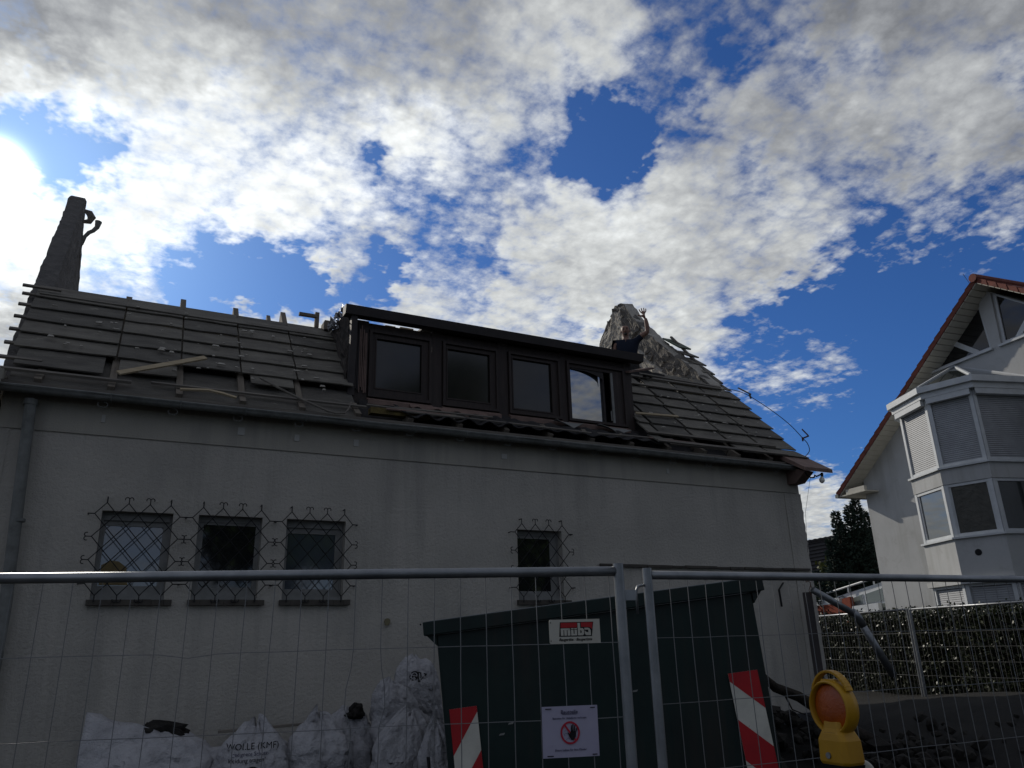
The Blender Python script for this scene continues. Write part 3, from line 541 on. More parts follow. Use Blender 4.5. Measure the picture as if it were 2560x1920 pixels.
def sheet(x0, x1, ylo, yhi, lift=.045, th=.018, skew=0):
    # one lapped sheet: its lower edge stands on the sheet below
    mb = MB(); j = [RND.uniform(-.006, .006) for _ in range(4)]
    n = 4; pts = []
    for i in range(n+1):
        t = i/n; x = x0+(x1-x0)*t; e = RND.uniform(-.007, .007)
        pts.append((x, ylo+e))
    A = [rp(x, y, lift+j[0]*(1-i/n)+j[1]*i/n) for i, (x, y) in enumerate(pts)]
    B = [rp(x0+(x1-x0)*i/n, yhi, .004+j[2]*.5) for i in range(n+1)]
    up_ = NRM*th
    i0 = len(mb.v)
    for lst in (A, B, [p+up_ for p in A], [p+up_ for p in B]): mb.v += [tuple(p) for p in lst]
    m_ = n+1
    for i in range(n):
        mb.f += [(i0+i, i0+m_+i, i0+m_+i+1, i0+i+1), (i0+2*m_+i, i0+2*m_+i+1, i0+3*m_+i+1, i0+3*m_+i), (i0+i, i0+i+1, i0+2*m_+i+1, i0+2*m_+i), (i0+m_+i+1, i0+m_+i, i0+3*m_+i, i0+3*m_+i+1)]
    mb.f += [(i0, i0+2*m_, i0+3*m_, i0+m_), (i0+n, i0+m_+n, i0+3*m_+n, i0+2*m_+n)]; mb.mi += [0]*len(mb.f)
    return mb
# left part of the roof
for r, ylo in enumerate(rows):
    yhi = ylo+.245 if r else 1.47
    if r == 0: continue
    xs = [XL-.06]+[raf_x[k] for k in range(1, 5)]+[2.50]
    for a, b in zip(xs, xs[1:]):
        if ylo < .2: continue
        g = .010
        build(sheet(a+g*(a > -1.2), b-g*(b < 2.2), ylo, yhi+.03, lift=.040), 'roof_sheet', RND.choice([M_slab, M_slab, M_slab2]), house)
    # batten along the course with its end out past the gable
    L0 = -1.47-.012*r*-1
    build(MB().bar(rp(L0, ylo+.05, .030), rp(-1.0, ylo+.05, .030), .045, .028, NRM), 'batten', M_batten, house)
build(sheet(XL-.02, 2.48, 1.30, 1.475, lift=.055), 'roof_sheet', RND.choice([M_slab, M_slab, M_slab2]), house)
build(MB().bar(rp(-1.47, 1.37, .10), rp(-1.05, 1.37, .10), .045, .028, NRM), 'batten', M_batten, house)
# lowest open course on the left: odd remains between the rafters
for (a, b, y0, y1) in ((-1.25, -.40, .12, .33), (-.25, .36, .20, .36), (1.2, 1.72, .24, .38)):
    build(sheet(a, b, y0, y1+.08, lift=.02), 'roof_sheet', RND.choice([M_slab, M_slab, M_slab2]), house)
build(MB().bar(rp(XL-.5, -.02, .03), rp(-.1, -.02, .03), .05, .03, NK), 'batten', M_batten, house)
build(MB().bar(rp(.1, .06, .02), rp(2.6, .05, .02), .04, .025, NK), 'batten', M_batten, house)
# right part of the roof
XG = 10.17
vr = [1.69, 1.47, 1.26, 1.05, .825, .60, .375, .15, -.10]
for r, ylo in enumerate(vr):
    if r == 0: continue
    yhi = ylo+.245
    x_in = 7.05
    xs = [x_in, 7.31, 7.99, 8.70, 9.37, XG]
    for i, (a, b) in enumerate(zip(xs, xs[1:])):
        if r == 1 and i in (0, 1, 2): continue     # stripped: dark backing shows between battens
        if r == 2 and i == 1: b -= .1
        if r >= 8 and i < 3 and RND.random() < .7: continue
        g = .030
        bb = b-g if b < XG else b+RND.uniform(-.01, .01)
        mb = sheet(a+g, bb, ylo+(RND.uniform(0, .03) if r < 3 else 0), yhi+.02, lift=.046, th=.02)
        build(mb, 'roof_sheet', RND.choice([M_slab, M_slab, M_slab2]), house)
    if r in (1, 2) or r > 6:
        build(MB().bar(rp(7.05, ylo+.01, .072), rp(9.9 if r < 3 else 9.7, ylo+.02, .072), .05, .026, NRM), 'batten', M_batten, house)
# edge pieces that still stand up the bare verge, the top one green
for k, (y0, y1) in enumerate(((2.56, 3.00), (2.34, 2.62), (2.13, 2.42), (1.91, 2.21), (1.69, 2.0))):
    hgt = .12-.02*k
    mb = sheet(XG-.30, XG, y0, y1, lift=hgt, th=.03)
    build(mb, 'roof_sheet', mat('green_verge_sheet', (.10, .12, .09), .8) if k == 0 else M_slab, house)
build(MB().bar(rp(XG-.16, 1.6, .06), rp(XG-.16, 2.95, .11), .05, .04, NRM), 'batten', M_batten, house)
build(MB().bar(rp(7.6, 1.62, .03), rp(9.95, 1.60, .03), .05, .03, NRM), 'batten', M_batten, house)
build(MB().bar(rp(8.05, 1.56, .08), rp(9.9, 1.52, .08), .05, .03, NRM), 'batten', M_batten, house)
# eaves on the right: the flared foot of the verge
mb = MB(); mb.hexa([(9.6, -.52, 4.23), (XG+.06, -.52, 4.23), (XG+.06, .1, 4.60), (9.6, .1, 4.60), (9.6, -.52, 4.29), (XG+.06, -.52, 4.29), (XG+.06, .12, 4.70), (9.6, .12, 4.70)])
build(mb, 'verge_board', M_brown2, house)
build(MB().hexa([(9.72, -.20, 4.10), (9.92, -.20, 4.10), (9.92, .0, 4.10), (9.72, .0, 4.10), (9.72, -.42, 4.25), (9.92, -.42, 4.25), (9.92, .0, 4.42), (9.72, .0, 4.42)]), 'verge_corbel', M_brown2, house)
for k in range(9):   # splintered eaves laths over the gutter
    x = 2.6+RND.random()*6.6; l = RND.uniform(.5, 1.5); y = -.10+RND.random()*.2
    build(MB().bar(rp(x, y, .02+RND.random()*.03), rp(min(x+l, 9.9), y+RND.uniform(-.05, .05), .03+RND.random()*.03), .035, .018, NK), 'lath', RND.choice([M_batten, M_brown2, M_batten]), house)
# fascia, soffit, gutter
build(MB().hexa([(XL-.7, -.14, 4.37), (9.7, -.14, 4.37), (9.7, -.02, 4.41), (XL-.7, -.02, 4.41), (XL-.7, -.14, 4.385), (9.7, -.14, 4.385), (9.7, -.02, 4.43), (XL-.7, -.02, 4.43)]), 'soffit', M_black, house)
build(MB().box(XL-.7, 9.75, -.155, -.137, 4.32, 4.44), 'fascia', M_batten, house)
build(MB().hexa([(XL-1.6, -.50, 4.23), (XL-.04, -.50, 4.21), (XL-.04, -.05, 4.21), (XL-1.6, -.05, 4.23), (XL-1.6, -.50, 4.50), (XL-.04, -.50, 4.46), (XL-.04, .1, 4.62), (XL-1.6, .1, 4.66)]), 'eaves_box', M_frieze, house)
mb = MB(); n = 60; gy, gzz, gr = -.205, 4.35, .045
prof = [(gy+gr*cos(pi+pi*k/8), gzz+gr*sin(pi+pi*k/8)) for k in range(9)]; prof = [(gy-gr-.012, gzz+.008)]+prof
xs = [XL-.05+(9.95-XL)*k/n for k in range(n+1)]
for i, x in enumerate(xs):
    dz = .008*fbm(x*1.3, 8)
    for (yy, z_) in prof: mb.v.append((x, yy+.004*fbm(x*2, 3), z_+dz))
q = len(prof)
for i in range(n):
    for k in range(q-1): mb.f.append((i*q+k, (i+1)*q+k, (i+1)*q+k+1, i*q+k+1)); mb.mi.append(0)
g = build(mb, 'gutter', M_zinc, house, smooth=True); sm = g.modifiers.new('s', 'SOLIDIFY'); sm.thickness = .006
build(MB().tube([(XL-.05+i*.8, gy-gr-.008, gzz+.012+.008*fbm((XL-.05+i*.8)*1.3, 8)) for i in range(15)], .011, 6), 'gutter_bead', M_zinc, house)
for k, x in enumerate(raf_x[1:]):
    if x > 9.6: continue
    mb = MB(); pts = [(x+.02, gy-gr-.01, gzz+.03)]+[(x+.02, gy+(gr+.008)*cos(pi+pi*t/8), gzz+(gr+.008)*sin(pi+pi*t/8)) for t in range(9)]+[(x+.02, -.15, gzz+.06)]
    mb.tube(pts, .008, 5)
    # sagging loop of a loosened hanger below
    a = RND.uniform(.6, 1.1); pts = [(x-.05+.05*sin(t/8*pi*1.7), gy+.02, gzz-.055-.055*a*(1-cos(t/8*pi*1.7))*.6) for t in range(9)]
    mb.tube(pts, .0045, 5)
    build(mb, 'gutter_bracket', M_zinc, house)
    if RND.random() < .6: build(MB().box(x-.03+RND.uniform(-.04, .04), x+.02+RND.uniform(-.04, .04), -.026, -.0165, 4.10+RND.uniform(-.02, .02), 4.18+RND.uniform(-.01, .02)), 'anchor_plate', mat('bare_render_patch', (.44, .43, .40), .95) if 'bare_render_patch' not in bpy.data.materials else bpy.data.materials['bare_render_patch'], house)
# downpipe at the left corner
mb = MB(); mb.tube([(-.90, -.12, 0), (-.90, -.12, 2.2), (-.955, -.12, 3.3), (-1.0, -.12, 4.24)], .056, 14)
for z_ in (1.3, 3.0): mb.tube([(-.90-.02*(z_ > 2), -.12, z_), (-.90-.02*(z_ > 2), -.12, z_+.03)], .062, 14)
mb.tube([(-1.0, -.12, 4.20), (-1.0, -.12, 4.26)], .064, 14)
build(mb, 'downpipe', M_zinc, house, smooth=False)

mb = MB()
for k in range(110):   # crumbs of mortar and splinters lying on the sheets
    left = RND.random() < .6; x = RND.uniform(-1.1, 2.3) if left else RND.uniform(7.3, 9.9); y = RND.uniform(.2, 1.35); s = RND.uniform(.008, .026)
    p = rp(x, y, .085); a = Vector((s*RND.uniform(.6, 2.2), 0, 0)); b = DSL*s*RND.uniform(.4, 1); c = NRM*s*.6
    mb.hexa([p-a-b, p+a-b*.6, p+a*.7+b, p-a*.8+b, p-a*.8-b+c, p+a*.7-b+c, p+a*.6+b*.7+c, p-a*.6+b+c])
o = build(mb, 'roof_crumbs', M_plast, house); o['kind'] = 'stuff'
# ---- gable walls, broken along the top
def gable(xo, xi, outline, name, side):
    # outline: list of (y,z) of the top edge from front to rear; foot at z=4.4
    NY_ = 110
    ys = [outline[0][0]+(outline[-1][0]-outline[0][0])*k/NY_ for k in range(NY_+1)]
    def top(y):
        for (a, b), (c, d) in zip(outline, outline[1:]):
            if a <= y <= c: return b+(d-b)*(y-a)/(c-a)
        return outline[-1][1]
    mb = MB(); NZ = 84 if side > 0 else 118
    grid = {}
    def BAND(i, j):
        y = ys[i]; t = top(y); z = 4.3+(t-4.3)*(j+.5)/NZ
        return (t-z)*.68 < (.42 if y < 4.1 else .10)+.05*fbm(y*4, 6)
    for sgn, X in ((0, xi), (1, xo)):
        for i, y in enumerate(ys):
            t = top(y)+(.05*fbm(y*6, sgn*3+xo)+.035*fbm(y*21, sgn*2))*(1 if side > 0 else .35)
            for j in range(NZ+1):
                z = 4.3+(t-4.3)*j/NZ
                lean = (-.022*(z-5)/1.0 if side < 0 and z > 5 else 0)
                d = .012*fbm(y*2.2, z*2.2, 1)+.016*abs(fbm(y*8, z*8, 4))+(.018 if fbm(y*4.3, z*4.3, 9) > .10 else 0)+(.012 if fbm(y*9, z*9, 3) > .15 else 0)+.010*fbm(y*28, z*28, 2)
                dx = d if X == xo else -d
                if X == xi and side > 0: dx += .045 if BAND(i, j) else 0
                if side < 0: dx = -dx*.12+(.010*(int(z/.083) % 2)+.012*fbm(int(z/.083)*3.3, int(y/.12)*2.1))*(1 if X == xo else -1)*-1
                grid[(sgn, i, j)] = len(mb.v); mb.v.append((X+dx+lean, y, z))
    for s in (0, 1):
        for i in range(NY_):
            for j in range(NZ):
                mb.f.append((grid[(s, i, j)], grid[(s, i+1, j)], grid[(s, i+1, j+1)], grid[(s, i, j+1)])); mb.mi.append(1 if BAND(i, j) and side > 0 else 0)
    for i in range(NY_): mb.f.append((grid[(0, i, NZ)], grid[(0, i+1, NZ)], grid[(1, i+1, NZ)], grid[(1, i, NZ)])); mb.mi.append(0)
    for i in (0, NY_):
        for j in range(NZ): mb.f.append((grid[(0, i, j)], grid[(0, i, j+1)], grid[(1, i, j+1)], grid[(1, i, j)])); mb.mi.append(0)
    g = build(mb, name, [M_plast, M_stone] if side > 0 else M_chim, house)
    # masonry stones along the broken edge
    def stone(c, sx, sy, sz, rx):
        b = MB(); N_ = 3; V = []
        bm = bmesh.new(); bmesh.ops.create_icosphere(bm, subdivisions=2, radius=1)
        for v in bm.verts:
            p = v.co; q = Vector([max(-.72, min(.72, t)) for t in p]); q = q*(1+.42*fbm(p.x*1.5+c[1]*5, p.y*1.5+c[2]*5, p.z*1.5)+.10*fbm(p.x*5, p.y*5+c[1]*7, p.z*5))
            q = Vector((q.x*sx, q.y*sy, q.z*sz)); q = Matrix.Rotation(rx, 3, 'X') @ q; v.co = q+Vector(c)
        b.v = [tuple(v.co) for v in bm.verts]; b.f = [tuple(v.index for v in f.verts) for f in bm.faces]; b.mi = [0]*len(b.f); bm.free()
        build(b, 'stone', M_stone, house)
    th = abs(xi-xo); cx = (xi+xo)/2
    y = outline[0][0]+.1
    while y < outline[-1][0]-.05:
        t = top(y); nx = min(y+.2, outline[-1][0]); ang = atan2(top(nx)-t, nx-y)
        cyl = outline_c = 0
        L_ = RND.uniform(.18, .34); dep = RND.uniform(.20, .30)
        lean = (-.022*(t-5) if side < 0 else 0)
        n_ = Vector((0, -sin(ang), cos(ang)))
        for row in range((2 if y < 4.1 else 1) if side > 0 else 1):
            cc = Vector((cx+lean, y, t))-n_*(dep*.38+row*.22)
            if row == 1: cc += Vector((0, .07*cos(ang), .07*sin(ang)))
            if side > 0 and RND.random() < .8: stone((cc.x+RND.uniform(-.02, .02), cc.y, cc.z+RND.uniform(-.03, .03)), th*RND.uniform(.58, .70), L_*RND.uniform(.45, .8), dep*RND.uniform(.4, .7), ang+RND.uniform(-.5, .5))
        y += L_*1.25*max(.35, cos(ang))
GR = [(1.45, 6.25), (1.97, 6.85), (2.39, 7.20), (2.68, 7.49), (3.10, 7.91), (3.42, 8.26), (3.76, 8.66), (4.00, 9.06), (4.20, 9.20), (4.36, 9.18), (4.6, 8.97), (4.95, 8.72), (5.15, 8.42), (5.5, 7.9), (6.2, 7.0), (7.2, 5.9), (8.3, 4.6)]
GL = [(.15, 4.55), (1.0, 5.55), (1.40, 6.05), (2.5, 7.30), (3.4, 8.26), (4.0, 8.98), (4.25, 9.16), (4.4, 9.05), (4.8, 8.60), (5.6, 7.75), (6.5, 6.8), (7.4, 5.7), (8.3, 4.6)]
gable(9.97, 9.66, GR, 'gable_wall', 1)
gable(-1.36, -1.15, GL, 'gable_wall', -1)
build(MB().prism([(XR-.31, .1, 4.3), (XR-.31, 1.5, 4.3), (XR-.31, 1.5, 6.2), (XR-.31, .1, 4.62)], (.3, 0, 0)), 'gable_wall', M_plast, house)
# bent flue pipe hanging on the rear edge of the left gable, with a torn lump above
build(MB().tube([(-1.24, 4.9, 8.60), (-1.21, 4.9, 8.76), (-1.16, 4.9, 8.85), (-1.10, 4.9, 8.90), (-1.05, 4.9, 8.98), (-1.04, 4.9, 9.10)], [.03, .032, .035, .035, .04, .06], 12), 'flue_bend', M_zinc, house, smooth=True)
mb = MB(); mb.tube([(-1.26, 4.7, 9.16), (-1.19, 4.7, 9.13), (-1.14, 4.7, 9.05), (-1.17, 4.7, 8.96), (-1.25, 4.7, 8.94)], [.03, .06, .07, .05, .03], 7); build(mb, 'torn_lining', M_stone, house)

# ---- dormer
dorm = thing('dormer', (4.9, .5, 4.9), '', ''); del dorm['category']; del dorm['label']; dorm.parent = house; dorm.location = Vector((4.9, .5, 4.9))-house.location
FW = [(2.72, 3.65), (3.80, 4.70), (4.85, 5.76), (5.86, 6.96)]; ZB, ZT = 4.92, 5.90
mb = MB()
for a, b in ((2.50, 2.72), (3.65, 3.80), (4.70, 4.85), (5.76, 5.86), (6.96, 7.10)): mb.box(a, b, .47, .60, 4.80, 6.02)
for a, b in FW: mb.box(a, b, .48, .58, ZT, 6.0); mb.box(a, b, .48, .60, 4.82, ZB)
build(mb, 'dormer_front', M_brown, dorm)
build(MB().box(2.48, 7.12, 1.02, 1.06, 4.3, 6.02), 'dormer_dark_backing', M_darkmem, dorm)  # dark board added behind the panes to keep the dormer windows dark
mb = MB(); x = 2.86
while x < 7.1:   # header remains, ragged on top
    w_ = RND.uniform(.12, .3); h = 5.99+RND.uniform(0, .05) if x < 3.55 else 6.10; mb.box(x, x+w_, .60, .66, 5.9, h); x += w_
build(mb, 'dormer_header', M_black, dorm)
mb = MB(); mb.hexa([(3.55, .46, 6.085), (7.2, .46, 6.085), (7.2, 1.6, 6.17), (3.55, 1.3, 6.16), (3.55, .46, 6.12), (7.2, .46, 6.12), (7.2, 1.6, 6.20), (3.55, 1.3, 6.19)]); build(mb, 'dormer_roof_board', M_black, dorm)
mb = MB(); mb.hexa([(2.34, .30, 6.015), (7.24, .30, 6.015), (7.24, .44, 6.015), (2.34, .44, 6.015), (2.34, .27, 6.14), (7.24, .27, 6.135), (7.24, .44, 6.14), (2.34, .44, 6.145)]); build(mb, 'dormer_fascia', M_black, dorm)
build(MB().hexa([(2.44, .40, 4.9), (2.53, .40, 4.9), (2.53, .46, 4.9), (2.44, .46, 4.9), (2.44, .33, 6.015), (2.52, .33, 6.015), (2.52, .43, 6.015), (2.44, .43, 6.015)]), 'corner_post', M_black, dorm)
for k in range(7):
    x = 2.56+k*.022; build(MB().bar((x, .455, 4.95+RND.random()*.1), (x+RND.uniform(-.01, .01), .455, 5.8+RND.random()*.2), .014, .012, (0, 1, 0)), 'lath', RND.choice([M_black, M_brown2]), dorm)
for (a, b, z0) in ((3.0, 3.15, 6.03), (3.22, 3.42, 6.04)): build(MB().box(a, b, .62, .75, z0, z0+.045), 'board_end', M_paleWood, dorm)
PW = [(2.82, 3.51, 5.05, 5.80), (3.87, 4.57, 5.03, 5.81), (4.92, 5.61, 5.0, 5.82), (5.94, 6.70, 4.97, 5.80)]
for k, ((a, b), (pa, pb, z0, z1)) in enumerate(zip(FW, PW)):
    mb = MB(); ring(mb, a+.012, b-.012, ZB+.004, ZT-.004, .44, .52, .038)
    mb.box(a+.05, pa, .47, .53, z0, z1); mb.box(pb, b-.05, .47, .53, z0, z1); mb.box(a+.05, b-.05, .47, .53, z1, ZT-.042); mb.box(a+.05, b-.05, .47, .53, ZB+.042, z0)
    build(mb, 'window_frame', M_brown, dorm)
    if k < 3:
        build(MB().box(pa, pb, .500, .506, z0, z1), 'pane', M_glassscreen, dorm)
        r_ = MB(); ring(r_, pa+.0, pb-.0, z0, z1, .462, .476, .018); build(r_, 'screen_frame', M_brown, dorm)
    else:
        # casement turned inwards, the hinge side lined with a pale frame
        t = radians(5); M_ = Matrix.Translation((pa, .50, 0)) @ Matrix.Rotation(t, 4, 'Z') @ Matrix.Translation((-pa, -.50, 0))
        o = build(MB().box(pa, pb-.14, .500, .506, z0, z1).xform(M_), 'pane', M_glassdorm, dorm)
        build(MB().box(pb-.14, pb-.10, .47, .56, z0, z1).xform(M_), 'casement_edge', M_black, dorm)
        build(MB().box(pb-.02, pb+.02, .455, .47, z0, z1), 'pale_frame_strip', M_greyframe, dorm)
        build(MB().box(pb-.055, pb-.04, .45, .465, 5.0, 5.16), 'window_handle', M_greyframe, dorm)
        # rounded upper lining
        pts = [(pa, z1)]+[(pa+.04+.50*(k2/6), z1-.02-.07*(k2/6)**3) for k2 in range(7)]+[(pb-.15, z1-.13), (pb-.14, z1-.2), (pb-.14, z1)]
        build(MB().prism([(x_, .49, z_) for x_, z_ in pts], (0, -.008, 0)), 'lining_arch', M_black, dorm)
    build(MB().hexa([(a, .40, 4.80), (b, .40, 4.80), (b, .48, 4.82), (a, .48, 4.82), (a, .40, 4.87), (b, .40, 4.87), (b, .48, 4.915), (a, .48, 4.915)]), 'window_board', M_brown2, dorm)
# cheek on the left with torn felt, rough upper edge
mb = MB(); NY, NZ = 14, 16
for j in range(NZ+1):
    for i in range(NY+1):
        z = 4.88+(6.16-4.88)*j/NZ; yb = max(.47, min(1.44, .09+(z-4.65)/SL+.02)); y = .46+(yb-.46)*i/NY
        if j == NZ: z += .05*fbm(i*.9, 3)
        mb.v.append((2.46+.05*fbm(y*5, z*5)-.03*abs(fbm(y*12, z*12)), y, z))
for j in range(NZ):
    for i in range(NY): mb.f.append((j*(NY+1)+i, j*(NY+1)+i+1, (j+1)*(NY+1)+i+1, (j+1)*(NY+1)+i)); mb.mi.append(0)
o = build(mb, 'dormer_cheek', mat('torn_cheek_felt', (.085, .07, .06), .9, (.035, .032, .03), 9, .4, 12, stain=(.22, .12, .05), sscale=7, sthr=.68), dorm); o.modifiers.new('s', 'SOLIDIFY').thickness = .03
build(MB().box(7.06, 7.10, .5, 1.6, 4.6, 6.1), 'dormer_cheek', M_black, dorm)
mb = MB()
for k in range(46):   # crumpled foil and felt along the cheek top
    t = RND.random(); c = Vector((2.42+RND.uniform(-.06, .05), .62+.95*t, 6.20-.02*t+RND.uniform(-.05, .05)-(.10 if t > .85 else 0)))
    p = [c+Vector((RND.uniform(-.06, .06), RND.uniform(-.09, .09), RND.uniform(-.07, .07))) for _ in range(4)]; mb.face(p[:3]); mb.face([p[0], p[2], p[3]]); mb.face([p[1], p[2], p[3]])
build(mb, 'torn_foil', M_foil, dorm)
mb = MB()
for (c, s_) in (((2.36, 1.50, 6.27), (.05, .12, .07)), ((2.24, 1.62, 6.42), (.03, .03, .12)), ((2.10, 1.60, 6.47), (.13, .03, .022))): mb.box(c[0]-s_[0], c[0]+s_[0], c[1]-s_[1], c[1]+s_[1], c[2]-s_[2], c[2]+s_[2])
build(mb, 'broken_timber', M_rafter, dorm)
# apron flashing with its wavy torn edge
def apron(x0, x1, f, y0=.43, mt=None, nm='apron_flashing'):
    mb = MB(); n = int((x1-x0)/.03)
    for i in range(n+1):
        x = x0+(x1-x0)*i/n; b = f(x)
        for (yy, z_) in ((y0, 4.86), (y0-.05, (4.86+b)/2), (y0-.10-.05*abs(sin(x*9)), b)): mb.v.append((x, yy, z_))
    for i in range(n):
        for k in range(2): mb.f.append((i*3+k, (i+1)*3+k, (i+1)*3+k+1, i*3+k+1)); mb.mi.append(0)
    o = build(mb, nm, mt or M_darkmem, dorm); o.modifiers.new('s', 'SOLIDIFY').thickness = .008
apron(2.60, 7.12, lambda x: 4.62+.03*sin(x*17)*(1 if x < 4.6 else .3)+.03*fbm(x*3, 4))
apron(3.30, 4.45, lambda x: 4.80-.04+.03*sin((x-3.3)*22), .40, M_brown2, 'torn_apron')
apron(5.55, 6.0, lambda x: 4.86-.13*(1-abs(x-5.8)/.25), .385, M_greyframe, 'torn_apron')
apron(6.3, 6.85, lambda x: 4.86-.13*(1-abs(x-6.65)/.35), .385, M_greyframe, 'torn_apron')
mb = MB()   # corrugated black strip lying above the gutter
n = 150
for i in range(n+1):
    x = 3.05+(7.2-3.05)*i/n; w_ = .032*sin(x*21)*(1-.5*(x > 4.6))+.02*fbm(x*2.3, 6)
    for (y_, z_) in ((.33, 4.78), (.12, 4.66), (-.10, 4.55)): mb.v.append((x, y_, z_+w_))
for i in range(n):
    for k in range(2): mb.f.append((i*3+k, (i+1)*3+k, (i+1)*3+k+1, i*3+k+1)); mb.mi.append(0)
o = build(mb, 'corrugated_strip', M_darkmem, house); o.modifiers.new('s', 'SOLIDIFY').thickness = .01
build(MB().box(2.65, 3.45, .0, .12, 4.56, 4.64), 'old_insulation', mat('yellowed_insulation', (.17, .13, .045), .95, (.08, .06, .03), 9, .3, 20), house)
# loose bits beside the right end of the dormer
build(MB().bar((7.0, .45, 5.86), (7.62, .6, 6.06), .11, .03, (0, -.3, 1)), 'broken_board', M_brown2, dorm)
mb = MB()
for k in range(26):
    c = Vector((7.15+RND.random()*1.35, 1.35+RND.random()*.3, 6.28+RND.uniform(-.14, .03)-.05*RND.random())); p = [c+Vector((RND.uniform(-.16, .16), RND.uniform(-.06, .06), RND.uniform(-.06, .05))) for _ in range(4)]
    mb.face(p[:3]); mb.face([p[0], p[2], p[3]])
build(mb, 'torn_felt', M_darkmem, house)
edge = [(7.25, 6.2), (8.62, 6.2), (8.62, 6.36), (8.50, 6.41), (8.36, 6.38), (8.22, 6.43), (8.07, 6.45), (8.03, 6.60), (7.9, 6.57), (7.8, 6.66), (7.66, 6.60), (7.5, 6.68), (7.38, 6.60), (7.25, 6.62)]
mb = MB(); mb.prism([(x, 1.50+.05*fbm(x*5, 1), z+.02*fbm(x*9, 2)) for x, z in edge], (0, .06, 0)); build(mb, 'torn_felt', M_darkmem, house)
build(MB().box(6.55, 6.95, 1.5, 1.6, 6.42, 6.50), 'broken_board', M_rafter, dorm)
# ------------------------------------------------------------------ neighbour's house on the right
KS = 21.6/21
UW = Vector((.1288, .9917, 0)); NW = Vector((-.9917, .1288, 0)); W0 = Vector((21.6/.9917, 0, 0))
def wy(y, z, off=0.0):   # a spot on its gable wall; y, z as sighted on the verge plane
    yy = -9.1+(y+9.1)*KS; zz = 1.7+(z-1.7)*KS
    t = yy/.9917; p = W0+UW*t+NW*off; p.z = zz; return p
def vy(y, z, off=0.0):
    t = y/.9917; p = Vector((21/.9917, 0, 0))+UW*t+NW*off; p.z = z; return p
nb = thing('neighbour_house', (26, 2.8, .5), 'white rendered house with red tiled gable roof and a two-storey bay of shuttered windows', 'house')
AT = [(2.90, 9.47), (4.88, 9.47), (2.93, 10.96)]            # attic window left
AT2 = [(2.60, 9.43), (2.50, 10.98), (.62, 9.43)]
mb = MB()
back = -NW*12
wall_out = [wy(8.42, 0), wy(8.42, 6.75), wy(2.84, 11.25), wy(-3.0, 6.75), wy(-3.0, 0)]
# gable wall as strips round the two triangular windows
def tri(mb, *p): mb.face(list(p))
A = lambda y, z: wy(y, z)
mb.face([A(8.42, 0), A(-3.0, 0), A(-3.0, 6.75), A(-.9, 8.4), A(.50, 9.41), A(2.72, 9.41), A(5.02, 9.41), A(5.05, 9.41), A(8.42, 6.75)])
mb.face([A(5.05, 9.41), A(5.02, 9.41), A(2.93, 11.0), A(2.84, 11.25)])
mb.face([A(2.72, 9.41), A(2.56, 9.41), A(2.50, 11.0), A(2.84, 11.25), A(2.93, 11.0), A(2.86, 9.41)])
mb.face([A(.50, 9.41), A(2.84, 11.25), A(2.50, 11.0), A(.56, 9.41)])
for Tt in ([(2.86, 9.41), (5.02, 9.41), (2.93, 11.0)], [(2.56, 9.41), (2.50, 11.0), (.56, 9.41)]):
    for i in range(3):
        a, b = Tt[i], Tt[(i+1) % 3]; mb.face([wy(*a), wy(*b), wy(*b, -.16), wy(*a, -.16)])
for (a, b) in zip(wall_out, wall_out[1:]): mb.face([a, b, b+back, a+back])
build(mb, 'wall', M_nwall, nb)
for k, (Tt, mul) in enumerate((([(2.86, 9.41), (5.02, 9.41), (2.93, 11.0)], ((4.12, 10.08), (3.35, 9.45))), ([(2.56, 9.41), (2.50, 11.0), (.56, 9.41)], ((1.50, 10.05), (2.1, 9.45))))):
    c = Vector((sum(p[0] for p in Tt)/3, sum(p[1] for p in Tt)/3)); inn = [tuple(c+(Vector(p)-c)*.86) for p in Tt]
    mb = MB()
    for i in range(3):
        a, b, a2, b2 = Tt[i], Tt[(i+1) % 3], inn[i], inn[(i+1) % 3]
        mb.hexa([wy(*a, -.15), wy(*b, -.15), wy(*b2, -.15), wy(*a2, -.15), wy(*a, -.08), wy(*b, -.08), wy(*b2, -.08), wy(*a2, -.08)])
    mb.bar(wy(*mul[0], -.11), wy(*mul[1], -.11), .05, .15, NW.cross(wy(*mul[0])-wy(*mul[1])))
    f = build(mb, 'attic_window', M_white, nb); f['label'] = 'triangular attic window, '+('left' if k == 0 else 'right')+' of the two'
    build(MB().prism([wy(*p, -.14) for p in inn], NW*.02), 'pane', M_glassdark, f)
    y0, y1 = (2.80, 5.08) if k == 0 else (.5, 2.60)
    build(MB().hexa([wy(y0, 9.33, 0), wy(y1, 9.33, 0), wy(y1, 9.33, .09), wy(y0, 9.33, .09), wy(y0, 9.40, 0), wy(y1, 9.40, 0), wy(y1, 9.39, .09), wy(y0, 9.39, .09)]), 'window_sill', M_white, nb)
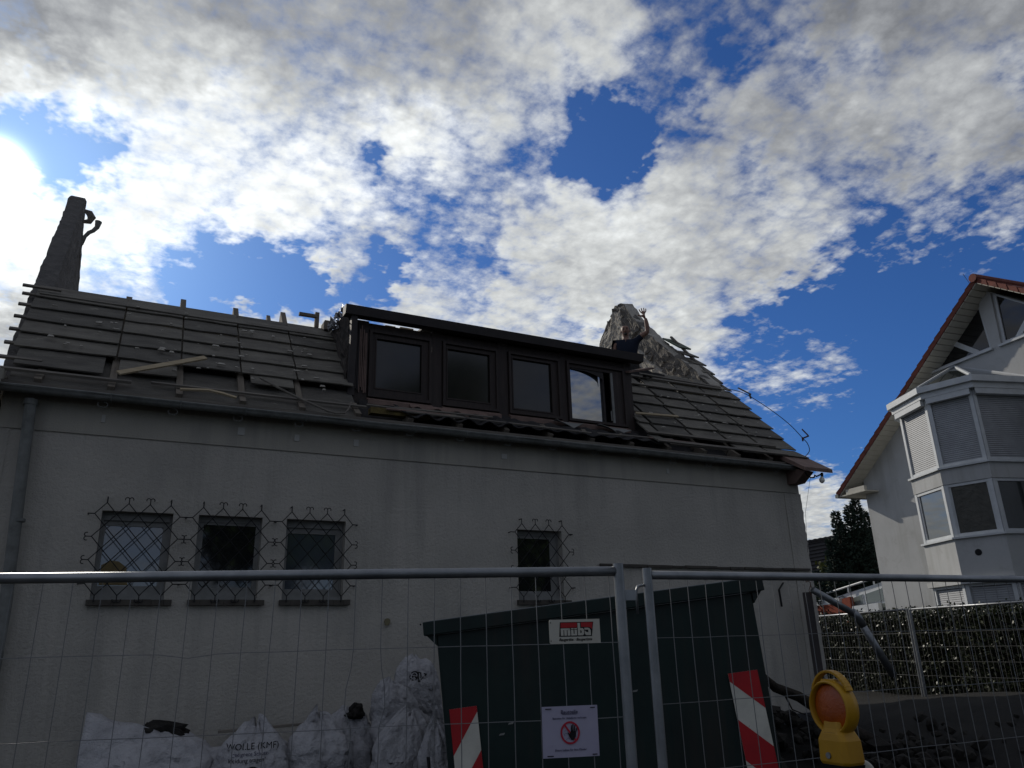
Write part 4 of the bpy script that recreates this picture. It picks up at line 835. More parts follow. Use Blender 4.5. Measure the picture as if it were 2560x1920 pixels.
# roof slabs, soffit and verge tiles
AP = (2.84, 11.60); EL_ = (9.60, 6.55); ER = (-3.9, 6.55)
for (E_, nm) in ((EL_, 'roof'), (ER, 'roof')):
    a, b = AP, E_
    build(MB().hexa([vy(a[0], a[1]-.12), vy(b[0], b[1]-.12), vy(b[0], b[1]-.12)+back, vy(a[0], a[1]-.12)+back, vy(*a), vy(*b), vy(*b)+back, vy(*a)+back]), nm, M_ntile, nb)
    s = MB(); n = 40
    for k in range(n):
        t0, t1 = k/n+.002, (k+1)/n-.002; p0 = (a[0]+(b[0]-a[0])*t0, a[1]+(b[1]-a[1])*t0-.135); p1 = (a[0]+(b[0]-a[0])*t1, a[1]+(b[1]-a[1])*t1-.135)
        s.hexa([vy(p0[0], p0[1]-.03, -.02), vy(p1[0], p1[1]-.03, -.02), vy(p1[0], p1[1]-.03, -1.1), vy(p0[0], p0[1]-.03, -1.1), vy(*p0, -.02), vy(*p1, -.02), vy(*p1, -1.1), vy(*p0, -1.1)])
    build(s, 'soffit_boards', M_soffit, nb)
    # eaves soffit and purlin end
    n = 25
    L_ = sqrt((b[0]-a[0])**2+(b[1]-a[1])**2)
    for k in range(n):
        t0, t1 = k/n, (k+1)/n+.012
        p0 = (a[0]+(b[0]-a[0])*t0, a[1]+(b[1]-a[1])*t0); p1 = (a[0]+(b[0]-a[0])*t1, a[1]+(b[1]-a[1])*t1)
        u0, u1 = .01, .04
        if E_ is ER and p0[0] < .6: continue
        o = build(MB().hexa([vy(p0[0], p0[1]-.13, .0), vy(p1[0], p1[1]-.13, .02), vy(p1[0], p1[1]-.13, -.2), vy(p0[0], p0[1]-.13, -.2),
                             vy(p0[0], p0[1]+u0, .03), vy(p1[0], p1[1]+u1, .05), vy(p1[0], p1[1]+u1, -.2), vy(p0[0], p0[1]+u0, -.2)]), 'verge_tile', M_ntile, nb)
build(MB().tube([vy(2.84, 11.60, .08), vy(2.84, 11.60, -6)], .13, 10), 'ridge_tile', M_ntile, nb)
build(MB().tube([vy(3.4, 11.2, -.6), vy(3.44, 11.75, -.6), vy(3.6, 12.2, -.6)], .008, 4), 'aerial', M_iron, nb)
s = MB()
for k in range(6):
    y0 = 8.40+k*.2; s.hexa([vy(y0+.006, 6.36, -.02), vy(y0+.194, 6.36, -.02), vy(y0+.194, 6.36, -3), vy(y0+.006, 6.36, -3), vy(y0+.006, 6.40, -.02), vy(y0+.194, 6.40, -.02), vy(y0+.194, 6.40, -3), vy(y0+.006, 6.40, -3)])
build(s, 'eaves_soffit', M_soffit, nb)
build(MB().bar(vy(9.66, 6.40, .06), vy(9.66, 6.40, -6), .14, .12), 'eaves_gutter', M_zinc, nb)
build(MB().bar(vy(8.45, 6.47, -.1), vy(9.3, 6.47, -.1), .12, .18), 'purlin_end', M_soffit, nb)
# the bay
BV = [Vector(v) for v in ((22.5, 6.0), (20.46, 5.37), (19.89, 4.05), (20.17, 2.85), (22.0, 2.32))]
def offs(o):
    res = []
    for i, p in enumerate(BV):
        ns = []
        for a, b in ((i-1, i), (i, i+1)):
            if a < 0 or b >= len(BV): continue
            d = (BV[b]-BV[a]).normalized(); ns.append(Vector((d.y, -d.x))*-1 if False else Vector((d.y, -d.x)))
        n = sum(ns, Vector((0, 0)))
        n.normalize(); k = 1/max(.5, n.dot(ns[0])); res.append(p+n*o*k)
    return res
def band(z0, z1, o0, o1, name, mt, i0=0, i1=4, o0b=None, per=False, par=None, slope=0):
    A_ = offs(o0); B_ = offs(o1); made = []
    mb = MB()
    for i in range(i0, i1):
        q = [(A_[i].x, A_[i].y, z0), (A_[i+1].x, A_[i+1].y, z0), (B_[i+1].x, B_[i+1].y, z0), (B_[i].x, B_[i].y, z0)]
        p = [(x_, y_, z1) for x_, y_, _ in q]
        mb.hexa(q+p)
    return build(mb, name, mt, par or nb)
sgn = 1 if (offs(1)[2]-BV[2]).x < 0 else -1
I, O = -.2*sgn, 0
o_ = lambda v: v*sgn
band(5.55, 6.0, o_(-.25), 0, 'bay_parapet', M_nwall)
band(3.05, 4.10, o_(-.25), o_(.0), 'bay_wall', M_nwall)
band(-.3, 1.3, o_(-.25), o_(.0), 'bay_wall', M_nwall)
band(5.97, 6.02, o_(-.25), o_(.07), 'bay_sill', M_white)
band(4.09, 4.14, o_(-.25), o_(.07), 'bay_sill', M_white)
band(2.93, 3.06, o_(-.25), o_(.10), 'bay_ledge', M_nwall)
band(8.0, 8.16, o_(-.2), o_(.14), 'bay_fascia', M_white)
band(8.16, 8.33, o_(-.2), o_(.24), 'bay_gutter', M_white)
build(MB().face([(v.x, v.y, 4.0) for v in offs(o_(-.1))]+[tuple(wy(2.3, 4.0)[:2])+(4.0,)]), 'bay_floor', M_darkmem, nb)
build(MB().face([(v.x, v.y, 5.8) for v in offs(o_(-.1))]+[tuple(wy(2.3, 4.0)[:2])+(5.8,)]), 'bay_floor', M_white, nb)
def facet(i, z0, z1, kind, slats=True):
    a, b = offs(o_(-.04))[i], offs(o_(-.04))[i+1]; d = (b-a).normalized(); n = (offs(o_(1))[i]+offs(o_(1))[i+1]-a-b).normalized(); n = Vector((n.x, n.y, 0)); d3 = Vector((d.x, d.y, 0)); L_ = (b-a).length
    P = lambda u, z, o=0: Vector((a.x, a.y, z))+d3*u+n*o
    fr = MB()
    def bx(u0, u1, za, zb, oa, ob): fr.hexa([P(u0, za, oa), P(u1, za, oa), P(u1, za, ob), P(u0, za, ob), P(u0, zb, oa), P(u1, zb, oa), P(u1, zb, ob), P(u0, zb, ob)])
    w = .10
    bx(0.0, w, z0, z1, -.08, .03); bx(L_-w, L_, z0, z1, -.08, .03); bx(w, L_-w, z0, z0+.09, -.08, .02); bx(w, L_-w, z1-.07, z1, -.08, .02)
    if kind == 'glass':
        bx(w, w+.05, z0+.09, z1-.07, -.06, .0); bx(L_-w-.05, L_-w, z0+.09, z1-.07, -.06, .0)
    f = build(fr, 'bay_window', M_white, nb)
    if kind == 'glass':
        o = build(MB().hexa([P(w+.05, z0+.09, -.05), P(L_-w-.05, z0+.09, -.05), P(L_-w-.05, z0+.09, -.03), P(w+.05, z0+.09, -.03), P(w+.05, z1-.07, -.05), P(L_-w-.05, z1-.07, -.05), P(L_-w-.05, z1-.07, -.03), P(w+.05, z1-.07, -.03)]), 'pane', M_glassn, f)
    else:
        s = MB(); z = z0+.09
        while z < z1-.10:
            s.hexa([P(w, z, -.05), P(L_-w, z, -.05), P(L_-w, z, -.012), P(w, z, -.012), P(w, z+.046, -.05), P(L_-w, z+.046, -.05), P(L_-w, z+.046, -.022), P(w, z+.046, -.022)]); z += .054
        build(s, 'roller_shutter', M_shutter, f)
        if z1 > 7:
            b2 = MB(); h0, h1 = z1-.16, z1+.04
            b2.hexa([P(.06, h0, .0), P(L_-.06, h0, .0), P(L_-.02, h0, .17), P(.02, h0, .17), P(.06, h1, .0), P(L_-.06, h1, .0), P(L_-.02, h1, .17), P(.02, h1, .17)])
            build(b2, 'shutter_box', M_white, f)
M_glassn = mat('neighbour_glass', (.03, .035, .035), .03, spec=.9, ior=1.9)
for i in range(4):
    facet(i, 6.02, 8.0, 'shutter'); facet(i, 4.14, 5.54, 'glass'); facet(i, 1.3, 2.93, 'shutter')
tp = wy(4.15, 9.30); tp2 = wy(2.3, 8.6); gv = offs(o_(.15))
mb = MB()
for i in range(4): mb.face([(gv[i].x, gv[i].y, 8.34), (gv[i+1].x, gv[i+1].y, 8.34), tuple(tp)])
build(mb, 'bay_glass_roof', M_glassn, nb)
mb = MB()
for i in range(5): mb.bar((gv[i].x, gv[i].y, 8.36), tp+Vector((0, 0, .02)), .05, .05)
build(mb, 'roof_glazing_bar', M_white, nb)
build(MB().tube([(gv[4].x+.0, gv[4].y, 8.2), (gv[4].x+.1, gv[4].y-.08, 7.9), (21.3, 2.1, 7.6), (21.33, 2.1, 1)], .05, 8), 'downpipe', M_greyframe, nb)
n_ = (BV[3]-BV[2]).normalized()
q = BV[2]+(BV[3]-BV[2])*.42; nn_ = Vector((n_.y, -n_.x, 0))*sgn
build(MB().tube([(q.x-nn_.x*.02, q.y-nn_.y*.02, 3.70), (q.x+nn_.x*.01, q.y+nn_.y*.01, 3.70)], .085, 16), 'vent_hole', M_ink, nb)

# conservatory behind its corner
cs = thing('conservatory', (24, 11, .5), 'low white conservatory with slanting panes and a white handrail beside the neighbour house', 'conservatory')
def cy(y, z, off=0): t = y/.9917; p = Vector((22/.9917, 0, 0))+UW*t+NW*off; p.z = z; return p
mb = MB(); mb.prism([cy(12.6, 0), cy(9.15, 0), cy(9.15, 3.46), cy(12.0, 3.03)], -NW*3); build(mb, 'wall', M_white, cs)
for poly in ([(11.15, 2.90), (10.22, 3.10), (10.22, 2.79), (10.6, 2.79)], [(10.05, 3.10), (9.25, 3.24), (9.25, 2.86), (10.05, 2.80)], [(9.95, 2.72), (9.25, 2.76), (9.25, 2.55), (10.0, 2.55)], [(11.4, 2.86), (11.8, 2.80), (11.6, 2.78)]):
    c = sum((Vector(p) for p in poly), Vector((0, 0)))/len(poly)
    f = build(MB().prism([cy(*(c+(Vector(p)-c)*1.08), .0) for p in poly], NW*.035), 'window_frame', M_white, cs)
    build(MB().prism([cy(*p, .036) for p in poly], NW*.008), 'pane', mat('greenish_glass', (.16, .18, .17), .15, spec=.8) if 'greenish_glass' not in bpy.data.materials else bpy.data.materials['greenish_glass'], f)
mb = MB(); mb.tube([cy(12.25, 3.20, .1), cy(9.64, 3.57, .1), cy(9.0, 3.6, .1)], .035, 8)
for (y, z) in ((12.1, 3.2), (10.75, 3.40), (9.5, 3.58)): mb.tube([cy(y, z, .1), cy(y, z-.20, .1)], .03, 6)
build(mb, 'handrail', M_white, cs)
bw = thing('brick_wall', (23.9, 11.5, .5), 'low red brick wall under white boards in front of the conservatory', 'wall')
for (ya, yb, z0, z1, mt, nm) in ((12.7, 11.0, 1.6, 2.82, M_brick, 'brickwork'), (10.95, 10.55, 1.6, 3.0, M_brick, 'pier'), (12.75, 11.1, 2.83, 3.0, M_white, 'white_board'), (10.5, 9.3, 2.2, 2.72, M_white, 'white_board')):
    build(MB().hexa([cy(ya, z0, .12), cy(yb, z0, .12), cy(yb, z0, .28), cy(ya, z0, .28), cy(ya, z1, .12), cy(yb, z1+.05, .12), cy(yb, z1+.05, .28), cy(ya, z1, .28)]), nm, mt, bw)

# distant house with a dark tiled roof
fh = thing('distant_house', (36, 23, 0), 'far house with a dark tiled roof and a small skylight, behind the spruce', 'house')
ra, rb = Vector((32.5, 22.4, 6.4)), Vector((37.5, 19.4, 7.25)); dn = Vector((-.9, -2.2, -2.1))
build(MB().prism([ra+dn, rb+dn, rb, ra], (.05, .1, .12)), 'roof', M_darktile, fh)
mb = MB(); n = 11
for k in range(n):
    t = (k+.5)/n; a = ra+dn*t; b = rb+dn*t; m_ = 60
    for j in range(m_):
        p = a+(b-a)*(j/m_); q = a+(b-a)*((j+.82)/m_); mb.hexa([p+Vector((0, -.02, .0)), q+Vector((0, -.02, 0)), q+Vector((0, -.02, .0))-dn*.05/1, p-dn*.05, p+Vector((0, -.05, .07)), q+Vector((0, -.05, .07)), q-dn*.05+Vector((0, -.01, .03)), p-dn*.05+Vector((0, -.01, .03))])
o = build(mb, 'roof_tiles', M_darktile, fh); o['kind'] = 'stuff'
build(MB().tube([ra+(rb-ra)*k/40+Vector((0, 0, .08+.03*(k % 2))) for k in range(41)], .09, 6), 'ridge_tiles', M_darktile, fh)
e = ra+(rb-ra)*.42+dn*.25
build(MB().hexa([e+Vector((0, -.1, .08)), e+(rb-ra)*.07+Vector((0, -.1, .08)), e+(rb-ra)*.07+dn*.26+Vector((0, -.1, .08)), e+dn*.26+Vector((0, -.1, .08)), e+Vector((0, -.16, .2)), e+(rb-ra)*.07+Vector((0, -.16, .2)), e+(rb-ra)*.07+dn*.26+Vector((0, -.16, .2)), e+dn*.26+Vector((0, -.16, .2))]), 'skylight', mat('skylight_glass_bright', (.7, .7, .7), .2, spec=.8), fh)
build(MB().prism([ra+dn*1.0-Vector((0, 0, .02)), rb+dn*1.0-Vector((0, 0, .02)), (rb+dn).xy.to_3d(), (ra+dn).xy.to_3d()], (.6, 1.6, 0)), 'wall', M_brown2, fh)

# ------------------------------------------------------------------ vegetation
import numpy as np
def leafmesh(pts, nrm_rand, size, name, mt, parent=None, origin=None, seed=1, aspect=1.6, up_bias=0.0, dirs=None):
    rng = np.random.default_rng(seed); n = len(pts)
    d = rng.normal(size=(n, 3)) if dirs is None else dirs+rng.normal(size=(n, 3))*.35
    d[:, 2] += up_bias; d /= np.linalg.norm(d, axis=1)[:, None]
    e = rng.normal(size=(n, 3)); s = np.cross(d, e); s /= np.linalg.norm(s, axis=1)[:, None]
    sz = size*rng.uniform(.6, 1.3, n)[:, None]
    org = np.array(origin if origin is not None else (world_of(parent) if parent else (0, 0, 0)))
    p = pts-org
    V = np.stack([p, p+d*sz*aspect*.5+s*sz*.5, p+d*sz*aspect, p+d*sz*aspect*.5-s*sz*.5], 1).reshape(-1, 3)
    me = bpy.data.meshes.new(name); me.from_pydata(V.tolist(), [], np.arange(4*n).reshape(n, 4).tolist()); me.materials.append(mt); me.update()
    o = bpy.data.objects.new(name, me); COL.objects.link(o)
    if parent: o.parent = parent
    else: o.location = Vector(org.tolist())
    return o
def broad_tree(loc, h, r, n, label, size=.16, mt=None, seed=3, cat='tree', trunk_h=None, group=None):
    rng = np.random.default_rng(seed); t = thing('broadleaf_tree', loc, label, cat, group); L = Vector(loc)
    mb = MB(); th = trunk_h or h*.35; mb.tube([L, L+Vector((.05, 0, th)), L+Vector((-.1, .1, h*.7)), L+Vector((0, .1, h*.9))], [r*.09, r*.07, r*.035, .02], 9)
    cl = []
    for k in range(26):
        a = rng.uniform(0, 2*pi); e = rng.uniform(-.4, 1.3); rr = rng.uniform(.45, 1)
        c = L+Vector((cos(a)*cos(e)*r*rr*.8, sin(a)*cos(e)*r*rr*.8, h*.62+sin(e)*h*.36*rr)); cl.append((c, rng.uniform(.22, .42)*r))
        mid = L+Vector((0, 0, th+(h*.6-th)*rng.uniform(.1, .9))); mb.tube([mid, (mid+c)/2+Vector((0, 0, -.1*r)), c], [r*.03, r*.018, .008], 5, cap=False)
    build(mb, 'trunk', M_bark, t)
    pts = []
    for c, s in cl:
        q = rng.normal(size=(n//26, 3)); q /= np.linalg.norm(q, axis=1)[:, None]; q *= (rng.uniform(.2, 1, n//26)**.5)[:, None]*s; q[:, 2] *= .75
        pts.append(q+np.array(c))
    leafmesh(np.concatenate(pts), 1, size, 'crown', mt or M_leafb, t, seed=seed)
    return t
broad_tree((30.5, 17.5, 0), 5.0, 2.6, 3600, 'yellowing broadleaf tree half hidden behind the stripped house corner', .16, M_leaft, 5)
# trees across the road, behind the camera: they show in the panes
broad_tree((7, -27, 0), 11, 5.0, 7000, 'tall dark tree across the road, mirrored in the dormer panes', .34, M_leafb, 8)
broad_tree((-6, -25, 0), 10, 4.6, 6000, 'round dark tree across the road opposite the left windows', .34, M_leafb, 9)
broad_tree((19, -24, 0), 8.5, 4.2, 5000, 'smaller dark tree across the road opposite the bay', .32, M_leafb, 10)
broad_tree((27.5, -27, 0), 14.5, 5.6, 9000, 'very tall tree across the road, mirrored in the open dormer casement', .40, M_leafb, 12)
broad_tree((16.5, -31, 0), 18, 5.5, 8000, 'tall tree behind the others across the road', .40, M_leafb, 13)
def spruce(leaders, base, label, seed=4):
    rng = np.random.default_rng(seed); t = thing('spruce_tree', base, label, 'tree'); B = Vector(base)
    tr = MB(); br = MB(); pts = []; dirs = []
    for (x, y, z, r0, zb) in leaders:
        T = Vector((x, y, z)); b0 = Vector((x*.7+B.x*.3, y*.7+B.y*.3, zb)); tr.tube([b0, T], [.09, .012], 6)
        H = z-zb; zc = .10
        while zc < H:
            f = zc/H; R_ = r0*(f**.8)*rng.uniform(.75, 1.1)+.03; c = T+(b0-T)*f; nb_ = int(5+4*f)
            for k in range(nb_):
                a = 2*pi*k/nb_+rng.uniform(-.4, .4)+zc*5; d = Vector((cos(a), sin(a), .35-.45*f)).normalized(); Lb = R_*rng.uniform(.7, 1.15); e = c+d*Lb
                br.tube([c, c+d*Lb*.6+Vector((0, 0, -.02)), e+Vector((0, 0, .06*Lb))], [.014, .009, .004], 3, cap=False)
                m_ = int(10+34*Lb)
                for j in range(m_):
                    u = (j+rng.uniform())/m_; p = c+d*Lb*u; side = d.cross(Vector((0, 0, 1))).normalized()*rng.uniform(-1, 1)*(.06+.30*Lb*(1-u)*.9)
                    q = p+side+Vector((0, 0, rng.uniform(-.05, .03)-.1*abs(side.length))); pts.append(tuple(q)); dd = (d*.8+side.normalized()*.6+Vector((0, 0, .1))) if side.length > 1e-3 else d
                    dirs.append(tuple(dd))
            zc += .10+.16*f*rng.uniform(.8, 1.2)
    build(tr, 'trunk', M_bark, t); build(br, 'branches', M_bark, t)
    leafmesh(np.array(pts), 1, .055, 'needles', M_spruce, t, seed=seed, aspect=2.6, dirs=np.array(dirs))
spruce([(24.8, 10.9, 6.75, 1.25, .3), (24.5, 11.0, 6.45, .9, 1.2), (24.1, 11.3, 6.25, .75, 1.5), (25.2, 10.9, 6.2, 1.0, 1.0), (23.9, 11.6, 5.25, 1.1, .4), (24.6, 11.6, 5.9, 1.2, .3), (25.6, 11.6, 5.7, 1.5, .3), (23.6, 12.2, 4.1, 1.2, .3), (24.9, 12.0, 5.2, 1.8, .3)], (24.7, 11.4, .2), 'dark spruce with many thin leading shoots between the two houses')
# hedge
hp = [Vector((15.9, 6.5)), Vector((15.0, 2.9)), Vector((14.45, -.2)), Vector((14.5, -3.6))]
hd = thing('hedge', (14.8, 1.5, .5), 'clipped evergreen hedge with glossy leaves behind the far mesh fence', 'hedge')
def along(P, s):
    for a, b in zip(P, P[1:]):
        l = (b-a).length
        if s <= l: return a+(b-a)*s/l, (b-a).normalized()
        s -= l
    return P[-1], (P[-1]-P[-2]).normalized()
Lh = sum((b-a).length for a, b in zip(hp, hp[1:])); rng = np.random.default_rng(21); pts = []
for k in range(26000):
    s = rng.uniform(0, Lh); c, d = along(hp, s); n_ = Vector((d.y, -d.x)); n_ = n_ if n_.x < 0 else -n_
    face = rng.uniform() < .72
    bulge = .10*fbm(s*1.3, 1)+.05*fbm(s*5, 2)
    if face: w, z = .42+rng.normal()*.05+bulge, rng.uniform(.25, 2.16)
    else: w, z = rng.uniform(-.3, .45), 2.10+rng.normal()*.05+.07*fbm(s*3, 7)
    w += .09*fbm(s*4, z*4)
    pts.append((c.x+n_.x*w, c.y+n_.y*w, z))
leafmesh(np.array(pts), 1, .042, 'leaves', M_leafh, hd, seed=22, aspect=1.7, up_bias=.3)
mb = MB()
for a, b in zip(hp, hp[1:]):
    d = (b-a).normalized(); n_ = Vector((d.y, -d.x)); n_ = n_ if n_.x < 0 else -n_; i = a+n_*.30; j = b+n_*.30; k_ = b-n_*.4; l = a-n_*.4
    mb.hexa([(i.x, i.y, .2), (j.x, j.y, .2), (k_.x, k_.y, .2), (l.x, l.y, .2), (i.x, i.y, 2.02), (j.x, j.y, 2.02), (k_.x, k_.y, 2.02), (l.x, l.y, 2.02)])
build(mb, 'dark_core', M_core, hd)  # solid dark filler box added behind the leaves

# ------------------------------------------------------------------ mesh fence panels
def fence_panel(o, d, W, ztop, zbot, label, post_r=.021, first=True, bends=(), hook=None, vs=.1, wr=.0018, H=(.285, .275, .27, .27, .27, .27, .27), lab_group='mobile mesh fence panels', wire_off=.045, extra=.03, rail_r=.019):
    """o: top corner at the post (x,y); d: unit direction along the panel"""
    o = Vector((o[0], o[1], 0)); d = Vector((d[0], d[1], 0)).normalized(); n = Vector((d.y, -d.x, 0))
    t = thing('fence_panel', tuple(o+d*W/2+Vector((0, 0, zbot))), label, 'fence', lab_group)
    P = lambda u, z, off=0: o+d*u+n*off+Vector((0, 0, z))
    for u in (0, W): build(MB().tube([P(u, zbot), P(u, ztop+extra)], post_r, 14), 'post', M_galv, t, smooth=False)
    build(MB().tube([P(post_r*.8, ztop), P(W-post_r*.8, ztop)], rail_r, 14), 'top_rail', M_galv, t, smooth=True)
    build(MB().tube([P(post_r*.8, zbot+.15), P(W-post_r*.8, zbot+.15)], rail_r, 10), 'bottom_rail', M_galv, t, smooth=True)
    mb = MB(); z = ztop; zs = []
    for h in H:
        z -= h
        if z < zbot+.15: break
        zs.append(z)
    def wob(u, z): return .004*fbm(u*2.3, z*2.1, o.x)
    for z in zs:
        pts = []; m_ = int(W/.1)
        for k in range(m_+1):
            u = W*k/m_; dz = .004*fbm(u*1.7, z*5)
            for (bu, bz, amp, kind) in bends:
                if kind == 'h' and abs(bz-z) < .05 and abs(u-bu) < .12: dz -= amp*(1-abs(u-bu)/.12)
            pts.append(P(u, z+dz, .004))
        mb.tube(pts, wr, 4, cap=False)
    u = wire_off; zl = [ztop]+zs+[zbot+.15]
    while u < W-.02:
        pts = []
        for a, b in zip(zl, zl[1:]):
            for k in range(4):
                zz = a+(b-a)*k/4; du = wob(u, zz)
                for (bu, bz, amp, kind) in bends:
                    if kind == 'v' and abs(bu-u) < .03 and b-.001 <= bz <= a: s = 1-abs((zz-bz)/((a-b)/2)); du += amp*max(0, s)
                pts.append(P(u+du, zz, -.001))
        pts.append(P(u, zl[-1])); mb.tube(pts, wr, 4, cap=False); u += vs
    build(mb, 'wire_mesh', M_wire, t)
    if hook == 'left':
        build(MB().tube([P(0, ztop-.045, .0), P(-.035, ztop-.045), P(-.055, ztop-.05), P(-.065, ztop-.07), P(-.065, ztop-.17)], .006, 8), 'hook', M_galv, t, smooth=True)
    if hook == 'tab':
        build(MB().hexa([P(W+.018, ztop-.115, -.01), P(W+.062, ztop-.115, -.01), P(W+.062, ztop-.115, .01), P(W+.018, ztop-.115, .01), P(W+.018, ztop-.075, -.01), P(W+.062, ztop-.075, -.01), P(W+.062, ztop-.075, .01), P(W+.018, ztop-.075, .01)]), 'coupling_tab', M_galv, t)
    # concrete foot
    for uu in (0, W):
        build(MB().hexa([P(uu-.11, zbot-.05, -.3), P(uu+.11, zbot-.05, -.3), P(uu+.11, zbot-.05, .3), P(uu-.11, zbot-.05, .3), P(uu-.09, zbot+.09, -.28), P(uu+.09, zbot+.09, -.28), P(uu+.09, zbot+.09, .28), P(uu-.09, zbot+.09, .28)]), 'concrete_foot', M_plinth, t)
    return t
dL = Vector((.956, -.293)); pLe = Vector((1.793+.172*0, -6.442))
# left panel ends at its right post; it runs 3.5 m to the left
WLn = 3.45; oL = Vector((1.822, -6.451))-dL*WLn
fence_panel(oL, dL, WLn, 1.978, .03, 'mesh fence panel left of the junction, carrying the two signs', hook='tab', bends=((WLn-1.62, 1.665, .016, 'h'), (WLn-1.05, 1.53, -.03, 'v'), (WLn-.95, 1.53, .025, 'v')), wire_off=WLn-3.343, H=(.272, .27, .27, .27, .27, .27, .27))
fence_panel((2.15, -6.20), (.998, -.058), 3.5, 1.99, .10, 'mesh fence panel right of the junction, in front of the skip and lamp', hook='left', wire_off=.115, H=(.27, .272, .27, .27, .27, .27))
# far panels before the hedge
Pf = [Vector((14.95, 5.4)), Vector((13.62, 1.12)), Vector((13.2, -2.35))]
for k in range(2):
    a, b = Pf[k], Pf[k+1]; d = (b-a); fence_panel(a+d.normalized()*.03, d, d.length-.06, 2.17, .35, 'distant mesh fence panel against the hedge, '+('half behind the broken downpipe' if k == 0 else 'running out of the right edge'), wr=.003, vs=.1, H=(.43, .25, .25, .25), extra=.02, lab_group='mesh fence panels by the hedge')

# signs on the left panel
def lplane(x, z, off=0):   # x along the panel, measured in world x
    p = Vector((1.793, -6.442)); u = (x-1.793)/.956; q = p+dL*u; n = Vector((dL.y, -dL.x)); return Vector((q.x+n.x*off, q.y+n.y*off, z))
def sign_frame(x0, x1, z0, z1, off): # returns matrix mapping (0..1,0..1) metres local to plane
    o = lplane(x0, z0, off); ux = (lplane(x1, z0, off)-o); return o, ux, Vector((0, 0, z1-z0))
so_, sx_, sz_ = sign_frame(1.537, 1.732, 1.705, 1.795, .006)
nP = Vector((dL.y, -dL.x, 0))
sg = thing('company_sign', tuple(so_), 'small cream plate with a red and black company logo near the fence top', 'sign')
def SP(u, v, o=0): return so_+sx_*u+sz_*v+nP*o
build(MB().prism([SP(.02, 0), SP(1, 0), SP(1, 1), SP(.02, 1), SP(0, .93), SP(0, .06)], nP*.002), 'plate', M_signwhite, sg)
def flat(parts, fn, off, th, name, mt, par):
    mb = MB()
    for poly in parts: mb.prism([fn(u, v, off) for u, v in poly], nP*th)
    return build(mb, name, mt, par)
def rect(a, b, c, d): return [(a, c), (b, c), (b, d), (a, d)]
flat([[(.190, .29), (.832, .29), (.875, .89), (.212, .89)]], SP, .0022, .0006, 'logo_black', M_ink, sg)
flat([[(.222, .66), (.546, .66), (.546, .865), (.228, .865)], [(.625, .68), (.625, .865), (.858, .865), (.846, .60), (.826, .60), (.80, .66)]], SP, .0029, .0006, 'logo_red', M_red, sg)
flat([rect(.221, .274, .33, .63), rect(.290, .340, .33, .56), rect(.355, .408, .33, .60), [(.274, .56), (.408, .56), (.408, .61), (.39, .63), (.274, .63)],
      rect(.425, .472, .33, .56), rect(.492, .540, .33, .56), rect(.472, .492, .33, .40), rect(.425, .476, .585, .63), rect(.489, .54, .585, .63),
      rect(.557, .605, .33, .85), [(.605, .33), (.655, .33), (.678, .39), (.678, .57), (.655, .63), (.605, .63), (.605, .55), (.632, .52), (.632, .44), (.605, .41)],
      [(.69, .56), (.765, .56), (.765, .44), (.72, .47), (.69, .53), (.694, .40), (.72, .33), (.812, .33), (.812, .53), (.79, .61), (.76, .64), (.69, .64)]], SP, .0036, .0005, 'logo_letters', M_signwhite, sg)
def textM(org, ux, uz, u, v, off):
    X = ux.normalized(); Z = Vector((0, 0, 1)); p = org+ux*u+uz*v+nP*off
    M = Matrix((X, Z, nP)).transposed().to_4x4(); M.translation = p; return M
text_mesh('Baugeräte · Baugerüste', .0142, textM(so_, sx_, sz_, .505, .12, .003), 'lettering', M_ink, sg, shear=.3, bold=.0004)
for v in (.1, .85): flat([rect(.02, .035, v, v+.05)], SP, .0025, .001, 'fixing_hole', M_ink, sg)

po, px_, pz_ = sign_frame(1.497, 1.703, 1.306, 1.482, .008)
nt_ = thing('notice', tuple(po), 'white paper notice with a red no-entry symbol showing a black hand, stapled to the fence', 'notice')
def PP(u, v, o=0): return po+px_*u+pz_*v+nP*o
mb = MB(); n = 8
for j in range(n+1):
    for i in range(n+1):
        u, v = i/n, j/n; mb.v.append(tuple(PP(u+.006*(v-.5), v-.0*(u), .0015*fbm(u*3, v*3, 4)*(.3 if .2 < u < .8 else 1))))
for j in range(n):
    for i in range(n): mb.f.append((j*(n+1)+i, j*(n+1)+i+1, (j+1)*(n+1)+i+1, (j+1)*(n+1)+i)); mb.mi.append(0)
pp = build(mb, 'paper', M_paper, nt_); pp.modifiers.new('s', 'SOLIDIFY').thickness = .0008
def ringp(cu, cv, ru, rv, wu, wv, n=40):
    out = []
    for k in range(n):
        a, b = 2*pi*k/n, 2*pi*(k+1)/n; out.append([(cu+ru*cos(a), cv+rv*sin(a)), (cu+ru*cos(b), cv+rv*sin(b)), (cu+(ru-wu)*cos(b), cv+(rv-wv)*sin(b)), (cu+(ru-wu)*cos(a), cv+(rv-wv)*sin(a))])
    return out
flat(ringp(.49, .475, .172, .225, .030, .040), PP, .003, .0004, 'red_ring', M_inkred, nt_)
flat([[(.375, .63), (.395, .66), (.60, .33), (.58, .295)]], PP, .0029, .0003, 'red_bar', M_inkred, nt_)
hand = [[(.505, .33), (.545, .33), (.59, .40), (.595, .50), (.50, .50), (.46, .42)], [(.50, .48), (.525, .48), (.525, .62), (.507, .62)], [(.527, .48), (.548, .48), (.553, .645), (.536, .645)], [(.55, .48), (.572, .48), (.585, .62), (.568, .625)], [(.575, .48), (.597, .48), (.622, .565), (.606, .575)], [(.44, .475), (.455, .485), (.505, .42), (.49, .37)]]
flat(hand, PP, .0035, .0005, 'black_hand', M_ink, nt_)
fo = [(.41, .52), (.385, .51), (.375, .475), (.38, .44), (.395, .43)]; fl = []
